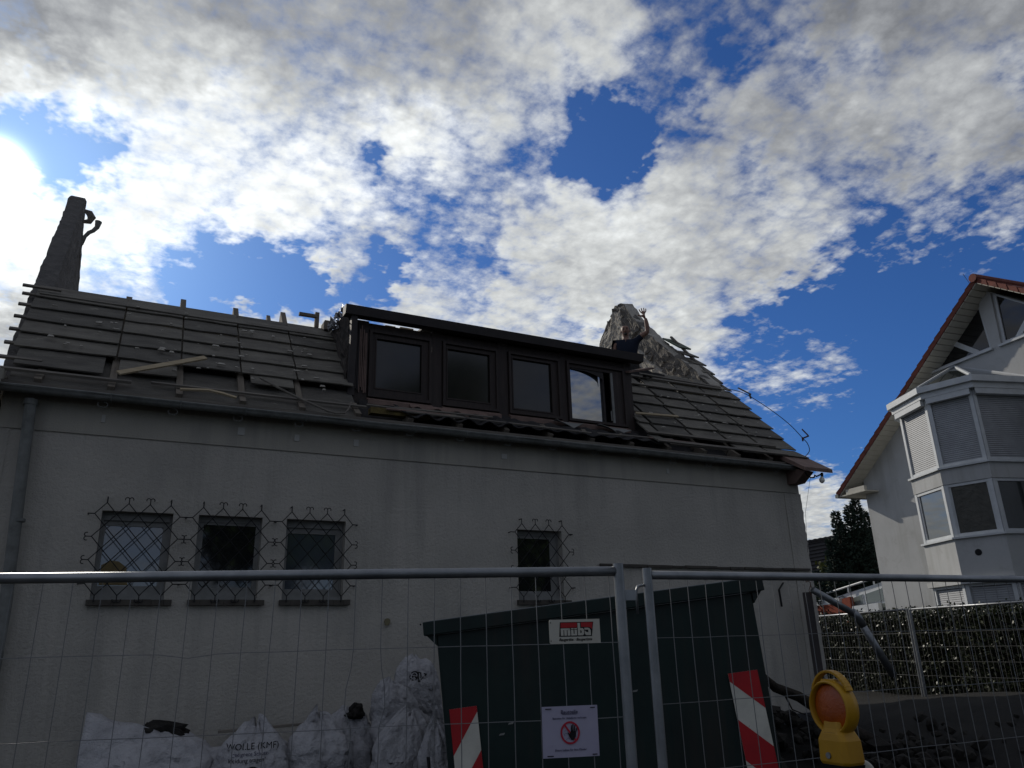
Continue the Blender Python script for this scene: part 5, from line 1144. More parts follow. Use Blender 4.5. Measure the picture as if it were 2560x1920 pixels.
for a, b in list(zip(fo, fo[1:]))+[((.395, .47), (.43, .47)), ((.40, .33), (.45, .38)), ((.45, .38), (.47, .37))]: fl.append([(a[0], a[1]-.004), (b[0], b[1]-.004), (b[0]+.003, b[1]+.004), (a[0]+.003, a[1]+.004)])
flat(fl, PP, .0033, .0004, 'outline_face', M_ink, nt_)
flat([rect(.06, .17, .945, .965), rect(.87, .955, .945, .965), rect(.07, .18, .03, .05), rect(.87, .955, .03, .05)], PP, .004, .001, 'staple', M_ink, nt_)
text_mesh('Baustelle', .0185, textM(po, px_, pz_, .49, .85, .0035), 'lettering', M_inkblue, nt_, bold=.0003)
flat([rect(.36, .62, .834, .842)], PP, .003, .0004, 'underline', M_inkblue, nt_)
text_mesh('Betreten für Unbefugte verboten', .0098, textM(po, px_, pz_, .49, .745, .0035), 'lettering', M_inkblue, nt_, bold=.0002)
text_mesh('Eltern haften für ihre Kinder', .0105, textM(po, px_, pz_, .49, .125, .0035), 'lettering', M_inkblue, nt_, bold=.0002)

# ------------------------------------------------------------------ skip
SKL, SKD, SKH = 2.85, 1.55, 1.78
Mt = Matrix.Translation((2.31, -2.87, 1.91)) @ Matrix.Rotation(radians(-27.2), 4, 'Z') @ Matrix.Rotation(radians(-5.8), 4, 'Y')
sk = thing('skip', (3.6, -3.2, .35), 'dark green builder\'s skip with red and white corner markers, standing tilted on sloping ground', 'skip')
def K(x, y, z): return Mt @ Vector((x, y, z))
mb = MB(); mb.hexa([K(.09, .06, -SKH), K(SKL-.17, .06, -SKH), K(SKL-.17, SKD, -SKH), K(.09, SKD, -SKH), K(.10, .05, -.11), K(SKL-.10, .05, -.11), K(SKL-.10, SKD, -.11), K(.10, SKD, -.11)])
# dented front sheet with gentle relief
build(mb, 'body', M_skip, sk, bevel=.01)
mb = MB(); n1, n2 = 30, 14
for j in range(n2+1):
    for i in range(n1+1):
        x = .12+(SKL-.30)*i/n1; z = -SKH+.02+(SKH-.22)*j/n2; mb.v.append(tuple(K(x, .045-.006*fbm(x*1.5, z*1.5, 3)-.003*fbm(x*6, z*6), z)))
for j in range(n2):
    for i in range(n1): q = j*(n1+1)+i; mb.f.append((q, q+1, q+n1+2, q+n1+1)); mb.mi.append(0)
build(mb, 'front_sheet', M_skip, sk, smooth=True)
mb = MB()   # rim: folded edge all round
for (x0, x1, y0, y1) in ((0, SKL, 0, .055), (0, SKL, SKD, SKD+.055), (0, .10, .055, SKD), (SKL-.10, SKL, .055, SKD)):
    mb.hexa([K(x0, y0, -.11), K(x1, y0, -.11), K(x1, y1, -.11), K(x0, y1, -.11), K(x0, y0, 0), K(x1, y0, 0), K(x1, y1, 0), K(x0, y1, 0)])
build(mb, 'rim', M_skip, sk, bevel=.008)
for xs_, s in ((0, 1), (SKL, -1)):
    build(MB().prism([K(xs_+.02*s, .04, -.11), K(xs_+.10*s, .04, -.11), K(xs_+.10*s, .04, -.20)], (Mt.to_3x3() @ Vector((0, .05, 0)))), 'rim_gusset', M_skip, sk)
build(MB().hexa([K(.05, .02, -.004), K(SKL-.05, .02, -.004), K(SKL-.05, .04, -.004), K(.05, .04, -.004), K(.05, .02, .004), K(SKL-.05, .02, .004), K(SKL-.05, .04, .004), K(.05, .04, .004)]), 'worn_edge', M_galv, sk)
def marker(x0, x1, ztop, h, slope, stripes):
    w = x1-x0; y = .030; m_ = MB(); base = build(MB().prism([K(x0, y, ztop-h), K(x1, y, ztop-h), K(x1, y, ztop), K(x0, y, ztop)], Mt.to_3x3() @ Vector((0, -.004, 0))), 'warning_marker', M_refwhite, sk)
    def clip(poly, f):
        out = []
        for a, b in zip(poly, poly[1:]+poly[:1]):
            fa, fb = f(a), f(b)
            if fa >= 0: out.append(a)
            if fa*fb < 0: t = fa/(fa-fb); out.append((a[0]+(b[0]-a[0])*t, a[1]+(b[1]-a[1])*t))
        return out
    # each red stripe lies between two parallel slanting lines; z of a line at the low side x0
    for (za, zb) in stripes:
        L1 = lambda p, q=za: ztop-q+slope*(p[0]-x0)-p[1]
        L2 = lambda p, q=zb: p[1]-(ztop-q+slope*(p[0]-x0))
        poly = [(x0, ztop-h), (x1, ztop-h), (x1, ztop), (x0, ztop)]
        for fn in (L1, L2): poly = clip(poly, fn) if poly else poly
        if len(poly) >= 3: build(MB().prism([K(a_, y-.0042, b_) for a_, b_ in poly], Mt.to_3x3() @ Vector((0, -.001, 0))), 'red_stripe', M_red, base)
marker(.15, .37, -.69, .85, 1.35, ((-.5, .34), (.62, .98)))
marker(SKL-.44, SKL-.20, -.71, .95, -.95, ((-.9, .06), (.34, .64)))
build(MB().tube([K(.02, .12, -1.15), K(-.06, .12, -1.15)], .03, 10).tube([K(-.06, .12, -1.02), K(-.06, .12, -1.30)], .014, 8), 'lifting_pin', M_iron, sk)
for (x, z) in ((.52, -.93), (.6, -.86), (1.62, -.75)): build(MB().prism([K(x, .036, z), K(x+.04, .036, z), K(x+.05, .036, z+.015), K(x+.01, .036, z+.012)], Mt.to_3x3() @ Vector((0, -.002, 0))), 'paint_scrape', M_greyframe, sk)

# ------------------------------------------------------------------ sacks
def sack(c, rx, ry, h, label, seed, lean=(0, 0), tuft=.12, open_=False, squash=1.0, yaw_=0, group='white rubble sacks by the wall'):
    bm = bmesh.new(); bmesh.ops.create_uvsphere(bm, u_segments=80, v_segments=64, radius=1)
    for v in bm.verts:
        p = v.co.copy(); a = atan2(p.y, p.x); zz = p.z
        rr = sqrt(max(0, 1-abs(zz)**(5.5 if zz > 0 else 4))); sq = (abs(cos(a))**3+abs(sin(a))**3)**(-1/3); q = Vector((cos(a), sin(a)))*(.45+.55*sq)
        top = max(0, (zz-.35)/.65)
        prof = rr*(1-.42*top*(1-.5*abs(cos(a))))
        cr = .10*(noise.ridged_multi_fractal(Vector((cos(a)*1.1+seed, sin(a)*1.1, zz*1.3+zz*cos(a+seed)*.6)), 1, 2.1, 5, 1, 2)-1.1)*.5+.07*fbm(cos(a)*1.5+seed, sin(a)*1.5, zz*2)
        fold = .030*abs(sin(a*3.5+zz*4+seed))**.5*(1 if zz > -.5 else .4)
        pleat = .06*sin(a*8+seed+2.5*fbm(cos(a)*2, sin(a)*2, seed))*top+.03*sin(a*19+seed+zz*6)*top
        f1 = fbm(cos(a)*1.6+seed*2, sin(a)*1.6, zz*1.5); f2 = fbm(cos(a)*3.4+seed, sin(a)*3.4, zz*3+5)
        crease = -.09*max(0, 1-abs(f1)/.10)-.05*max(0, 1-abs(f2)/.09)
        k = prof*(1+cr+pleat-fold+crease+.10*f1)
        x, y, z = q.x*k, q.y*k, (zz+1)/2
        z += (.05*fbm(cos(a)*1.4, sin(a)*1.4+seed, 2)+.03*fbm(p.x*4, p.y*4+seed, 1))*(zz > .3)
        if zz > .86: z += tuft*(.2+1.6*max(0, fbm(cos(a)*2.2+seed, sin(a)*2.2)))*(zz-.86)/.14/h
        X = x*rx; Y = y*ry*squash; Z = z*h
        X += lean[0]*z*z*h; Y += lean[1]*z*z*h
        ca, sa = cos(yaw_), sin(yaw_)
        v.co = Vector((X*ca-Y*sa+c[0], X*sa+Y*ca+c[1], Z+c[2]))
    mb = MB(); mb.v = [tuple(v.co) for v in bm.verts]; mb.f = [tuple(v.index for v in f.verts) for f in bm.faces]; mb.mi = [0]*len(mb.f); bm.free()
    t = thing('rubble_sack', tuple(c), label, 'sack', group)
    s = build(mb, 'sack_body', M_sack, t, smooth=True)
    return t, mb
def lump(c, r, name, mt, par, seed=1, sz=(1, 1, .6), n=3):
    bm = bmesh.new(); bmesh.ops.create_icosphere(bm, subdivisions=n, radius=1)
    for v in bm.verts:
        p = v.co; k = 1+.45*fbm(p.x*1.7+seed, p.y*1.7, p.z*1.7)+.15*fbm(p.x*6, p.y*6+seed, p.z*6); v.co = Vector((c[0]+p.x*k*r*sz[0], c[1]+p.y*k*r*sz[1], c[2]+p.z*k*r*sz[2]))
    mb = MB(); mb.v = [tuple(v.co) for v in bm.verts]; mb.f = [tuple(v.index for v in f.verts) for f in bm.faces]; mb.mi = [0]*len(mb.f); bm.free()
    return build(mb, name, mt, par)
def flap(mbpts, name, par, seed=0, th=.006):
    # crumpled sheet between a bottom line and a top line
    (a, b), (c, d) = mbpts; mb = MB(); n, m_ = 14, 10; a, b, c, d = map(Vector, (a, b, c, d))
    for j in range(m_+1):
        for i in range(n+1):
            u, v = i/n, j/m_; p = (a+(b-a)*u)*(1-v)+(c+(d-c)*u)*v; e = .05*fbm(u*3+seed, v*3)+.035*abs(fbm(u*7, v*7+seed)); mb.v.append((p.x+e*.3, p.y-e, p.z+.03*fbm(u*5, seed)*v))
    for j in range(m_):
        for i in range(n): q = j*(n+1)+i; mb.f.append((q, q+1, q+n+2, q+n+1)); mb.mi.append(0)
    o = build(mb, name, M_sack, par, smooth=True); o.modifiers.new('s', 'SOLIDIFY').thickness = th; return o
z0 = .03
# big open sack
t, mb = sack((.50, -.62, z0), .62, .48, 1.0, 'big open white sack at the left with black debris heaped in its mouth', 3.3, tuft=.02)
flap((((-.12, -.98, .55), (.75, -1.02, .60)), ((-.08, -.60, 1.24), (.80, -.80, .98))), 'folded_edge', t, 1)
flap((((.3, -1.06, .55), (1.18, -.98, .50)), ((.55, -.80, 1.02), (1.15, -.85, .86))), 'folded_edge', t, 5)
lump((.54, -.64, 1.03), .17, 'debris', M_char, t, 4, (1.25, .8, .55))
t, mbW = sack((1.36, -1.02, z0), .36, .30, 1.02, 'plump white sack printed with black lettering and a round hand symbol', 7.1, tuft=.10, squash=1)
bv = BVHTree.FromPolygons([Vector(v) for v in mbW.v], mbW.f)
vd = (Vector((1.36, -1.02, .8))-CAM).normalized(); vd = Vector((vd.x, vd.y, 0)).normalized(); rx_ = Vector((vd.y*-1*-1, -vd.x, 0)); rx_ = Vector((vd.y, -vd.x, 0))
def sackM(u, z): M = Matrix((rx_, Vector((-.0, 0, 1)), -vd)).transposed().to_4x4(); p = Vector((1.36, -1.02, 0))+rx_*u-vd*.8; p.z = z; M.translation = p; return M
text_mesh('WOLLE (KMF)', .075, sackM(-.02, .885), 'lettering', M_ink, t, bvh=bv, proj=vd)
text_mesh('geeignete Schutz-', .045, sackM(-.03, .835), 'lettering', M_inkblue, t, bvh=bv, proj=vd)
text_mesh('kleidung tragen!', .05, sackM(-.06, .785), 'lettering', M_ink, t, bvh=bv, proj=vd)
def disc_on(u, z, r, mt, nm, holes=False):
    mb = MB(); M = sackM(u, z); c = M @ Vector((0, 0, 0)); n = 24; ring_ = []
    def hit(p): h = bv.ray_cast(p, vd); return (h[0]-vd*.004) if h[0] else p+vd*.55
    ct = hit(c)
    pr = [hit(M @ Vector((r*cos(2*pi*k/n), r*sin(2*pi*k/n), 0))) for k in range(n)]
    for k in range(n): mb.face([ct, pr[k], pr[(k+1) % n]])
    if holes:
        for k in range(4): mb.face([hit(M @ Vector((-.03+.018*k, -.03, 0)))-vd*.003, hit(M @ Vector((-.018+.018*k, -.03, 0)))-vd*.003, hit(M @ Vector((-.018+.018*k, .035, 0)))-vd*.003, hit(M @ Vector((-.03+.018*k, .035, 0)))-vd*.003], 1)
    build(mb, nm, [mt, M_sack], t)
disc_on(-.01, .665, .085, M_ink, 'round_symbol', True); disc_on(-.22, .665, .07, M_ink, 'round_symbol')
t, mb = sack((1.93, -1.05, z0), .34, .30, 1.02, 'crumpled white sack right of the printed one, its tied neck sticking up', 1.7, tuft=.14)
flap((((1.82, -1.1, .92), (2.05, -1.12, .92)), ((1.85, -1.06, 1.16), (1.98, -1.06, 1.10))), 'tied_neck', t, 9)
t, mb = sack((2.28, -.78, z0), .32, .28, 1.10, 'white sack torn open at the top with dark scraps poking out', 5.2, tuft=.04)
lump((2.33, -.95, 1.13), .075, 'debris', M_char, t, 6, (1.1, .8, 1))
lump((2.25, -.98, 1.10), .04, 'debris', M_char, t, 2)
t, mb = sack((2.62, -1.45, z0), .34, .26, 1.08, 'tall creased white sack leaning towards the skip', 9.4, lean=(.10, 0), tuft=.05)
t, mb = sack((2.74, -1.0, .62), .25, .22, .76, 'upper white sack slumped on the leaning one', 2.6, lean=(-.12, -.1), tuft=.04)
t, mbR = sack((3.02, -.85, .75), .26, .22, .86, 'topmost white sack with a red band and thick black letters, against the skip', 6.1, lean=(-.05, 0), tuft=.02)
bv = BVHTree.FromPolygons([Vector(v) for v in mbR.v], mbR.f); cR = Vector((3.02, -.85, 0)); vd = (cR-Vector((0, -9.1, 0))).normalized(); rx_ = Vector((vd.y, -vd.x, 0))
def sM(u, z, ang=0): M = Matrix((rx_*cos(ang)+Vector((0, 0, 1))*sin(ang), Vector((0, 0, 1))*cos(ang)-rx_*sin(ang), -vd)).transposed().to_4x4(); p = cR+rx_*u-vd*.8; p.z = z; M.translation = p; return M
text_mesh('ev', .16, sM(-.03, 1.40, -.25), 'lettering', M_ink, t, bvh=bv, proj=vd, bold=.011, shear=.2)
o = text_mesh('ev', .16, sM(-.03, 1.40, -.25), 'lettering', M_sack, t, bvh=bv, proj=vd, bold=-.001, shear=.2)
o.location = o.location-vd*.006
mb = MB()
for k in range(8):
    pr = []
    for (u, z) in ((-.26+.0*k, 1.52-.03*k), (-.17, 1.53-.03*k), (-.17, 1.50-.03*k), (-.26, 1.49-.03*k)):
        p = sM(u, z) @ Vector((0, 0, 0)); h = bv.ray_cast(p, vd); pr.append((h[0]-vd*.004) if h[0] else None)
    if all(pr): mb.face(pr)
if mb.f: build(mb, 'red_band', M_red, t)
t, mb = sack((2.85, -1.95, z0), .20, .18, .98, 'narrow white sack squeezed between the pile and the skip', 8.8, lean=(-.05, 0), tuft=.10)
sp_ = build(MB().bar((1.05, -.80, 1.015), (1.92, -.86, 1.04), .09, .022), 'scrap_board', M_batten); tag(sp_, 'short weathered board lying across the sacks', 'board')

# ------------------------------------------------------------------ warning lamp on its bollard
lb = Vector((2.725, -6.63, 1.215)); lamp = thing('warning_lamp', tuple(lb), 'yellow roadworks warning lamp with an orange lens and a carrying loop', 'lamp')
LX = Vector((0.03, 1, 0)).normalized(); LN = Vector((-1, .03, 0)).normalized()    # across the lens; out of the lens
def LP(a, o, z): return lb+LX*a+LN*o+Vector((0, 0, z))
# body: battery box tapering up, one lofted shell
mb = MB(); lv = [(.000, .072, .052), (.012, .078, .058), (.09, .074, .056), (.115, .060, .050), (.135, .048, .040), (.16, .045, .034)]
for (z, w, d) in lv:
    for (sx, sy) in ((-1, -.7), (-.75, -1), (.75, -1), (1, -.7), (1, .7), (.75, 1), (-.75, 1), (-1, .7)): mb.v.append(tuple(LP(w*sx, d*sy, z)))
for k in range(len(lv)-1):
    for j in range(8): mb.f.append((k*8+j, k*8+(j+1) % 8, (k+1)*8+(j+1) % 8, (k+1)*8+j)); mb.mi.append(0)
mb.f.append(tuple(range(8))[::-1]); mb.f.append(tuple(range((len(lv)-1)*8, len(lv)*8))); mb.mi += [0, 0]
build(mb, 'battery_box', M_yel, lamp, bevel=.004)
# lens housing ring
mb = MB(); n = 40; zc = .212; R = .106; prof = [(R-.012, -.030), (R, -.026), (R+.003, 0), (R, .030), (R-.006, .040), (R-.012, .036)]
for k in range(n):
    a = 2*pi*k/n
    for (r_, o) in prof: mb.v.append(tuple(LP(r_*cos(a)*.97, o, zc+r_*sin(a))))
q = len(prof)
for k in range(n):
    for j in range(q): mb.f.append((k*q+j, ((k+1) % n)*q+j, ((k+1) % n)*q+(j+1) % q, k*q+(j+1) % q)); mb.mi.append(0)
build(mb, 'lens_housing', M_yel, lamp, smooth=True)
for s in (1, -1):
    mb = MB(); n = 36; rings = 6
    for j in range(rings+1):
        r_ = .096*j/rings; o = .036-.030*(j/rings)**2+.004
        for k in range(n): a = 2*pi*k/n; mb.v.append(tuple(LP(r_*cos(a)*.97, s*(o+.004*(j % 2)*(j < rings)), zc+r_*sin(a))))
    for j in range(rings):
        for k in range(n): mb.f.append((j*n+k, j*n+(k+1) % n, (j+1)*n+(k+1) % n, (j+1)*n+k)); mb.mi.append(0)
    build(mb, 'lens', M_lens, lamp, smooth=True)
mb = MB(); pts = []
for k in range(19):
    a = radians(25+130*k/18); pts.append(LP(.104*cos(a)*.98, .0, zc+.012+.128*sin(a)))
# loop handle, flat section
for (p, p2) in zip(pts, pts[1:]): mb.bar(p, p2+(p2-p)*.06, .036, .010, (p2-p).cross(LN))
build(mb, 'carrying_loop', M_yel, lamp, bevel=.002)
build(MB().hexa([LP(-.05, -.02, .302), LP(.05, -.02, .302), LP(.05, .02, .302), LP(-.05, .02, .302), LP(-.035, -.016, .322), LP(.035, -.016, .322), LP(.035, .016, .322), LP(-.035, .016, .322)]), 'top_bridge', M_yel, lamp, bevel=.003)
build(MB().tube([LP(.01, .054, .035), LP(.01, .064, .035)], .012, 12), 'lock_bolt', M_galv, lamp)
build(MB().hexa([LP(-.025, .038, .110), LP(.025, .038, .110), LP(.025, .046, .110), LP(-.025, .046, .110), LP(-.03, .038, .120), LP(.03, .038, .120), LP(.03, .048, .120), LP(-.03, .048, .120)]), 'clip', M_ink, lamp)
build(MB().hexa([LP(-.06, -.045, -.03), LP(.06, -.045, -.03), LP(.06, .045, -.03), LP(-.06, .045, -.03), LP(-.068, -.05, .0), LP(.068, -.05, .0), LP(.068, .05, .0), LP(-.068, .05, .0)]), 'foot', M_ink, lamp)
bl = thing('barrier_post', (2.80, -6.62, .1), 'white plastic barrier with a rounded shoulder carrying the yellow lamp', 'barrier')
mb = MB(); dr = Vector((.889, -.457, 0)); b0 = Vector((2.74, -6.60, 0))
outl = [(-.09, .1), (-.09, 1.16), (-.075, 1.183), (.045, 1.19)]+[(.045+.10*sin(t), 1.145+.10*cos(t)-.055+.0) for t in [k*pi/2/8 for k in range(1, 9)]]+[(.155, .9), (.175, .1)]
outl = [(-.09, .1), (-.09, 1.16), (-.07, 1.183), (.03, 1.184)]+[(.075+.055*sin(t), 1.175+.055*cos(t)) for t in [k*pi/2/8-.25 for k in range(0, 9)]]+[(.145, 1.05), (.155, .9), (.175, .1)]
mb.prism([b0+dr*a+Vector((0, 0, z))-Vector((dr.y, -dr.x, 0))*.04 for a, z in outl], Vector((dr.y, -dr.x, 0))*.08)
build(mb, 'body', M_refwhite, bl, bevel=.012)
build(MB().hexa([b0+dr*-.3+Vector((0, -.2, .06)), b0+dr*.4+Vector((0, -.2, .06)), b0+dr*.4+Vector((0, .2, .06)), b0+dr*-.3+Vector((0, .2, .06)), b0+dr*-.28+Vector((0, -.18, .14)), b0+dr*.38+Vector((0, -.18, .14)), b0+dr*.38+Vector((0, .18, .14)), b0+dr*-.28+Vector((0, .18, .14))]), 'base_plate', M_ink, bl)

# ------------------------------------------------------------------ things at the house corner
pt = build(MB().bar((9.42, -.38, .5), (9.40, -.38, 1.08), .15, .12).bar((9.41, -.38, 1.08), (9.43, -.36, 2.36), .13, .11), 'timber_post', M_black); tag(pt, 'dark weathered timber post standing against the house corner', 'post')
dp = thing('broken_downpipe', (9.47, -.42, 2.38), 'length of grey downpipe hanging kinked from the corner post', 'pipe')
build(MB().tube([(9.50, -.42, 2.39), (10.35, -.42, 2.02)], .052, 14), 'upper_pipe', M_galv, dp, smooth=True)
build(MB().tube([(10.28, -.42, 2.07), (10.38, -.42, 1.99), (10.46, -.42, 1.86)], .06, 14), 'elbow', M_galv, dp, smooth=True)
build(MB().tube([(10.43, -.42, 1.90), (10.92, -.44, 1.13)], [.054, .062], 14), 'lower_pipe', M_galv, dp, smooth=True)
mb = MB(); mb.tube([(9.43, -.46, 2.42), (9.42, -.46, 2.50), (9.38, -.46, 2.52), (9.34, -.46, 2.50), (9.33, -.46, 2.58)], .006, 5); mb.tube([(9.41, -.46, 2.3), (9.37, -.46, 2.38), (9.42, -.46, 2.46)], .005, 5)
st = build(mb, 'wire_loop', M_rust); tag(st, 'bent rusty wire twisted round the top of the timber post', 'wire')
st = build(MB().bar((9.31, -.03, 2.53), (9.17, -.06, 2.42), .03, .008).bar((9.17, -.06, 2.42), (9.20, -.04, 2.17), .03, .008), 'metal_strap', M_iron); tag(st, 'bent flat metal strap hanging on the wall beside the post', 'strap')
# lightning conductor on the roof edge
W = [(10.25, 1.88, 6.47), (10.35, 1.44, 6.25), (10.36, 1.18, 6.07), (10.37, .7, 5.65), (10.37, .34, 5.29), (10.36, .10, 4.99), (10.35, 0, 4.86), (10.33, -.03, 4.72), (10.22, .02, 4.60)]
lc = thing('lightning_conductor', (10.35, 0, 4.7), 'thin wire sprung off the verge in a curve with two clips on it', 'wire')
pts = []
for i in range(len(W)-1):
    p0, p1, p2, p3 = [Vector(W[max(0, min(len(W)-1, k))]) for k in (i-1, i, i+1, i+2)]
    for k in range(5): t = k/5; pts.append(.5*((2*p1)+(p2-p0)*t+(2*p0-5*p1+4*p2-p3)*t*t+(3*p1-p0-3*p2+p3)*t**3))
build(MB().tube(pts+[Vector(W[-1])], .007, 5), 'wire', M_iron, lc)
build(MB().bar((10.36, 1.46, 6.33), (10.36, 1.16, 6.11), .03, .022).bar((10.36, 1.19, 6.12), (10.36, 1.17, 6.03), .022, .03), 'clip', M_batten, lc)
build(MB().bar((10.36, .09, 4.98), (10.36, -.04, 4.99), .02, .02).bar((10.36, -.03, 5.0), (10.36, .08, 5.14), .012, .02).bar((10.36, .10, 5.0), (10.36, .10, 4.93), .02, .02), 'clip', M_rust, lc)
# bulb and its cable under the eaves
bb_ = thing('bare_bulb', (10.06, -.45, 4.2), 'bare light bulb hanging from the tip of the eaves', 'bulb')
build(MB().tube([(10.06, -.45, 4.235), (10.05, -.45, 4.17)], .022, 10), 'socket', M_ink, bb_)
mb = MB(); mb.tube([(10.05, -.45, 4.175), (10.045, -.45, 4.16), (10.04, -.45, 4.145), (10.035, -.45, 4.115), (10.03, -.45, 4.085), (10.028, -.45, 4.07), (10.027, -.45, 4.062)], [.018, .024, .036, .046, .036, .02, .004], 14); build(mb, 'glass', M_bulb, bb_, smooth=True)
cb = build(MB().tube([(9.69, -.44, 4.22), (9.72, -.44, 4.18), (9.80, -.44, 4.14), (9.88, -.44, 4.15), (9.90, -.44, 4.19), (9.93, -.44, 4.17), (9.99, -.44, 4.19), (10.05, -.45, 4.22)], .012, 6), 'cable', M_ink); tag(cb, 'black cable drooping under the eaves towards the bulb', 'cable')
cb = build(MB().tube([(9.79, -.44, 4.14), (9.72, -.3, 3.6), (9.86, -.1, 3.0)], .0025, 4), 'thin_wire', M_iron); tag(cb, 'hair-thin wire hanging down from the eaves by the corner', 'wire')
# loose stuff on the roof
a = Vector((-.24, -.02, rz(-.02)))+NRM*.13; b = Vector((.66, .43, rz(.43)))+NRM*.15
lbd = build(MB().bar(a, b, .02, .075, NRM.cross(b-a)), 'loose_board', M_paleWood); tag(lbd, 'pale new board lying slantwise on the left of the stripped roof', 'board')
pts = [(.40, -.12, 4.55), (.70, -.14, 4.57), (.85, -.17, 4.54), (1.0, -.19, 4.50)]
lb2 = MB()
for p, q in zip(pts, pts[1:]): lb2.bar(p, q, .05, .02, NK)
lb2 = build(lb2, 'loose_board', M_paleWood); tag(lb2, 'yellowish split lath lying just above the gutter on the left', 'board')
cbl = build(MB().tube([(1.30, .22, 4.92), (1.51, .06, 4.76), (1.75, -.05, 4.62), (2.08, -.2, 4.45)], .014, 6), 'cable', M_batten); tag(cbl, 'light cable running down over the rafters towards the gutter', 'cable')
cbl = build(MB().tube([(2.05, -.2, 4.46), (2.15, -.2, 4.44), (2.28, -.15, 4.47), (2.35, -.05, 4.56), (2.42, .1, 4.7)], .010, 6), 'cable', M_batten); tag(cbl, 'short cable sagging at the foot of the dormer cheek', 'cable')
b_ = build(MB().bar(rp(7.1, .50, .10), rp(8.0, .56, .09), .05, .02, NRM), 'loose_board', M_paleWood); tag(b_, 'narrow yellowish board on the roof right of the dormer', 'board')
# rubble and branch right of the skip
def rubble():
    mb = MB(); R_ = random.Random(5)
    for k in range(320):
        x = R_.gauss(6.9, 1.0); y = R_.gauss(-2.6, .7)
        if x < 5.2 and y > -4: continue
        c = Vector((x, y, gz(x, y)+R_.uniform(0, .10))); s = R_.uniform(.03, .13)*(1 if R_.random() < .9 else 1.6)
        bm = bmesh.new(); bmesh.ops.create_icosphere(bm, subdivisions=1, radius=1); i0 = len(mb.v)
        rot = Matrix.Rotation(R_.uniform(0, 6), 3, Vector((R_.random(), R_.random(), 1)))
        for v in bm.verts: q = Vector([max(-.7, min(.7, t)) for t in v.co]); q = Vector((q.x*s, q.y*s*R_.uniform(.6, 1), q.z*s*.7)); mb.v.append(tuple(c+rot @ q))
        for f in bm.faces: mb.f.append(tuple(i0+v.index for v in f.verts)); mb.mi.append(0)
        bm.free()
    o = build(mb, 'rubble', mat('earthy_rubble', (.035, .032, .027), .98, (.018, .016, .014), 4, .4, 15)); o['kind'] = 'stuff'; o['label'] = 'heap of dark broken rubble right of the skip'
rubble()
br = build(MB().tube([(6.15, -2.6, 1.38), (6.35, -2.6, 1.22), (6.62, -2.65, 1.12), (6.85, -2.7, .98), (7.1, -2.75, .80), (7.5, -2.8, .62)], [.03, .05, .055, .065, .07, .08], 9), 'branch', M_bark, smooth=True); tag(br, 'dark forked branch sticking up from the rubble beside the skip', 'branch')
tw = MB()
for (a, b, c) in (((6.75, -2.7, 1.02), (7.0, -2.75, 1.12), (7.25, -2.75, 1.08)), ((6.45, -2.62, 1.15), (6.5, -2.65, 1.0), (6.7, -2.7, .92)), ((6.9, -2.75, .9), (7.1, -2.8, 1.0), (7.05, -2.8, 1.15))): tw.tube([a, b, c], [.012, .008, .004], 5)
tw = build(tw, 'twig', M_bark); tag(tw, 'thin bent twigs beside the dark branch', 'twigs')

# ------------------------------------------------------------------ person waving on the roof
pc = Vector((8.33, 2.2, 0)); vd = Vector((pc.x, pc.y+9.1, 0)).normalized(); vx = Vector((vd.y, -vd.x, 0))
HZ = 7.475   # head centre
PS = 1.1
def Q(x, y, z): return pc+(vx*x+vd*y)*PS+Vector((0, 0, HZ+z*PS))
person = thing('person', tuple(pc+Vector((0, 0, 5.69))), 'bald man in a navy t-shirt standing behind the dormer roof with one arm raised, waving', 'person')
def skin(name, verts, edges, mt, par, root=0, sub=2):
    me = bpy.data.meshes.new(name); org = world_of(par); me.from_pydata([tuple(Q(*v[:3])-org) for v in verts], edges, []); me.materials.append(mt)
    o = bpy.data.objects.new(name, me); COL.objects.link(o); o.parent = par
    md = o.modifiers.new('skin', 'SKIN'); md.use_smooth_shade = True
    for i, v in enumerate(verts):
        r = v[3]; r = r if isinstance(r, tuple) else (r, r); r = (r[0]*PS, r[1]*PS); me.skin_vertices[0].data[i].radius = r; me.skin_vertices[0].data[i].use_root = (i == root)
    s = o.modifiers.new('sub', 'SUBSURF'); s.levels = sub; s.render_levels = sub; return o
V = [(0, .02, -.72, (.15, .11)), (0, .02, -.50, (.14, .10)), (0, .0, -.30, (.16, .11)), (0, .01, -.20, (.10, .08)), (0, .01, -.14, .055), (0, .0, -.075, .060), (0, -.005, -.02, (.076, .088)), (0, 0, .045, (.080, .095)), (0, .0, .095, (.055, .07)),
     (-.19, .01, -.235, .055), (-.225, .03, -.42, .045), (-.20, -.02, -.62, .036), (-.14, -.12, -.74, .03), (-.11, -.16, -.80, .032),
     (.17, .01, -.20, .058), (.27, -.03, -.13, .050), (.385, -.07, -.085, .044), (.385, -.10, .05, .042), (.365, -.12, .175, .029),
     (-.09, .02, -.85, .085), (-.10, .0, -1.2, .06), (-.10, .03, -1.58, .04), (-.10, -.08, -1.62, .035), (.09, .02, -.85, .085), (.10, 0, -1.2, .06), (.10, .03, -1.58, .04), (.10, -.08, -1.62, .035)]
Ed = [(0, 1), (1, 2), (2, 3), (3, 4), (4, 5), (5, 6), (6, 7), (7, 8), (2, 9), (9, 10), (10, 11), (11, 12), (12, 13), (2, 14), (14, 15), (15, 16), (16, 17), (17, 18), (0, 19), (19, 20), (20, 21), (21, 22), (0, 23), (23, 24), (24, 25), (25, 26)]
skin('body', V, Ed, M_skin, person)
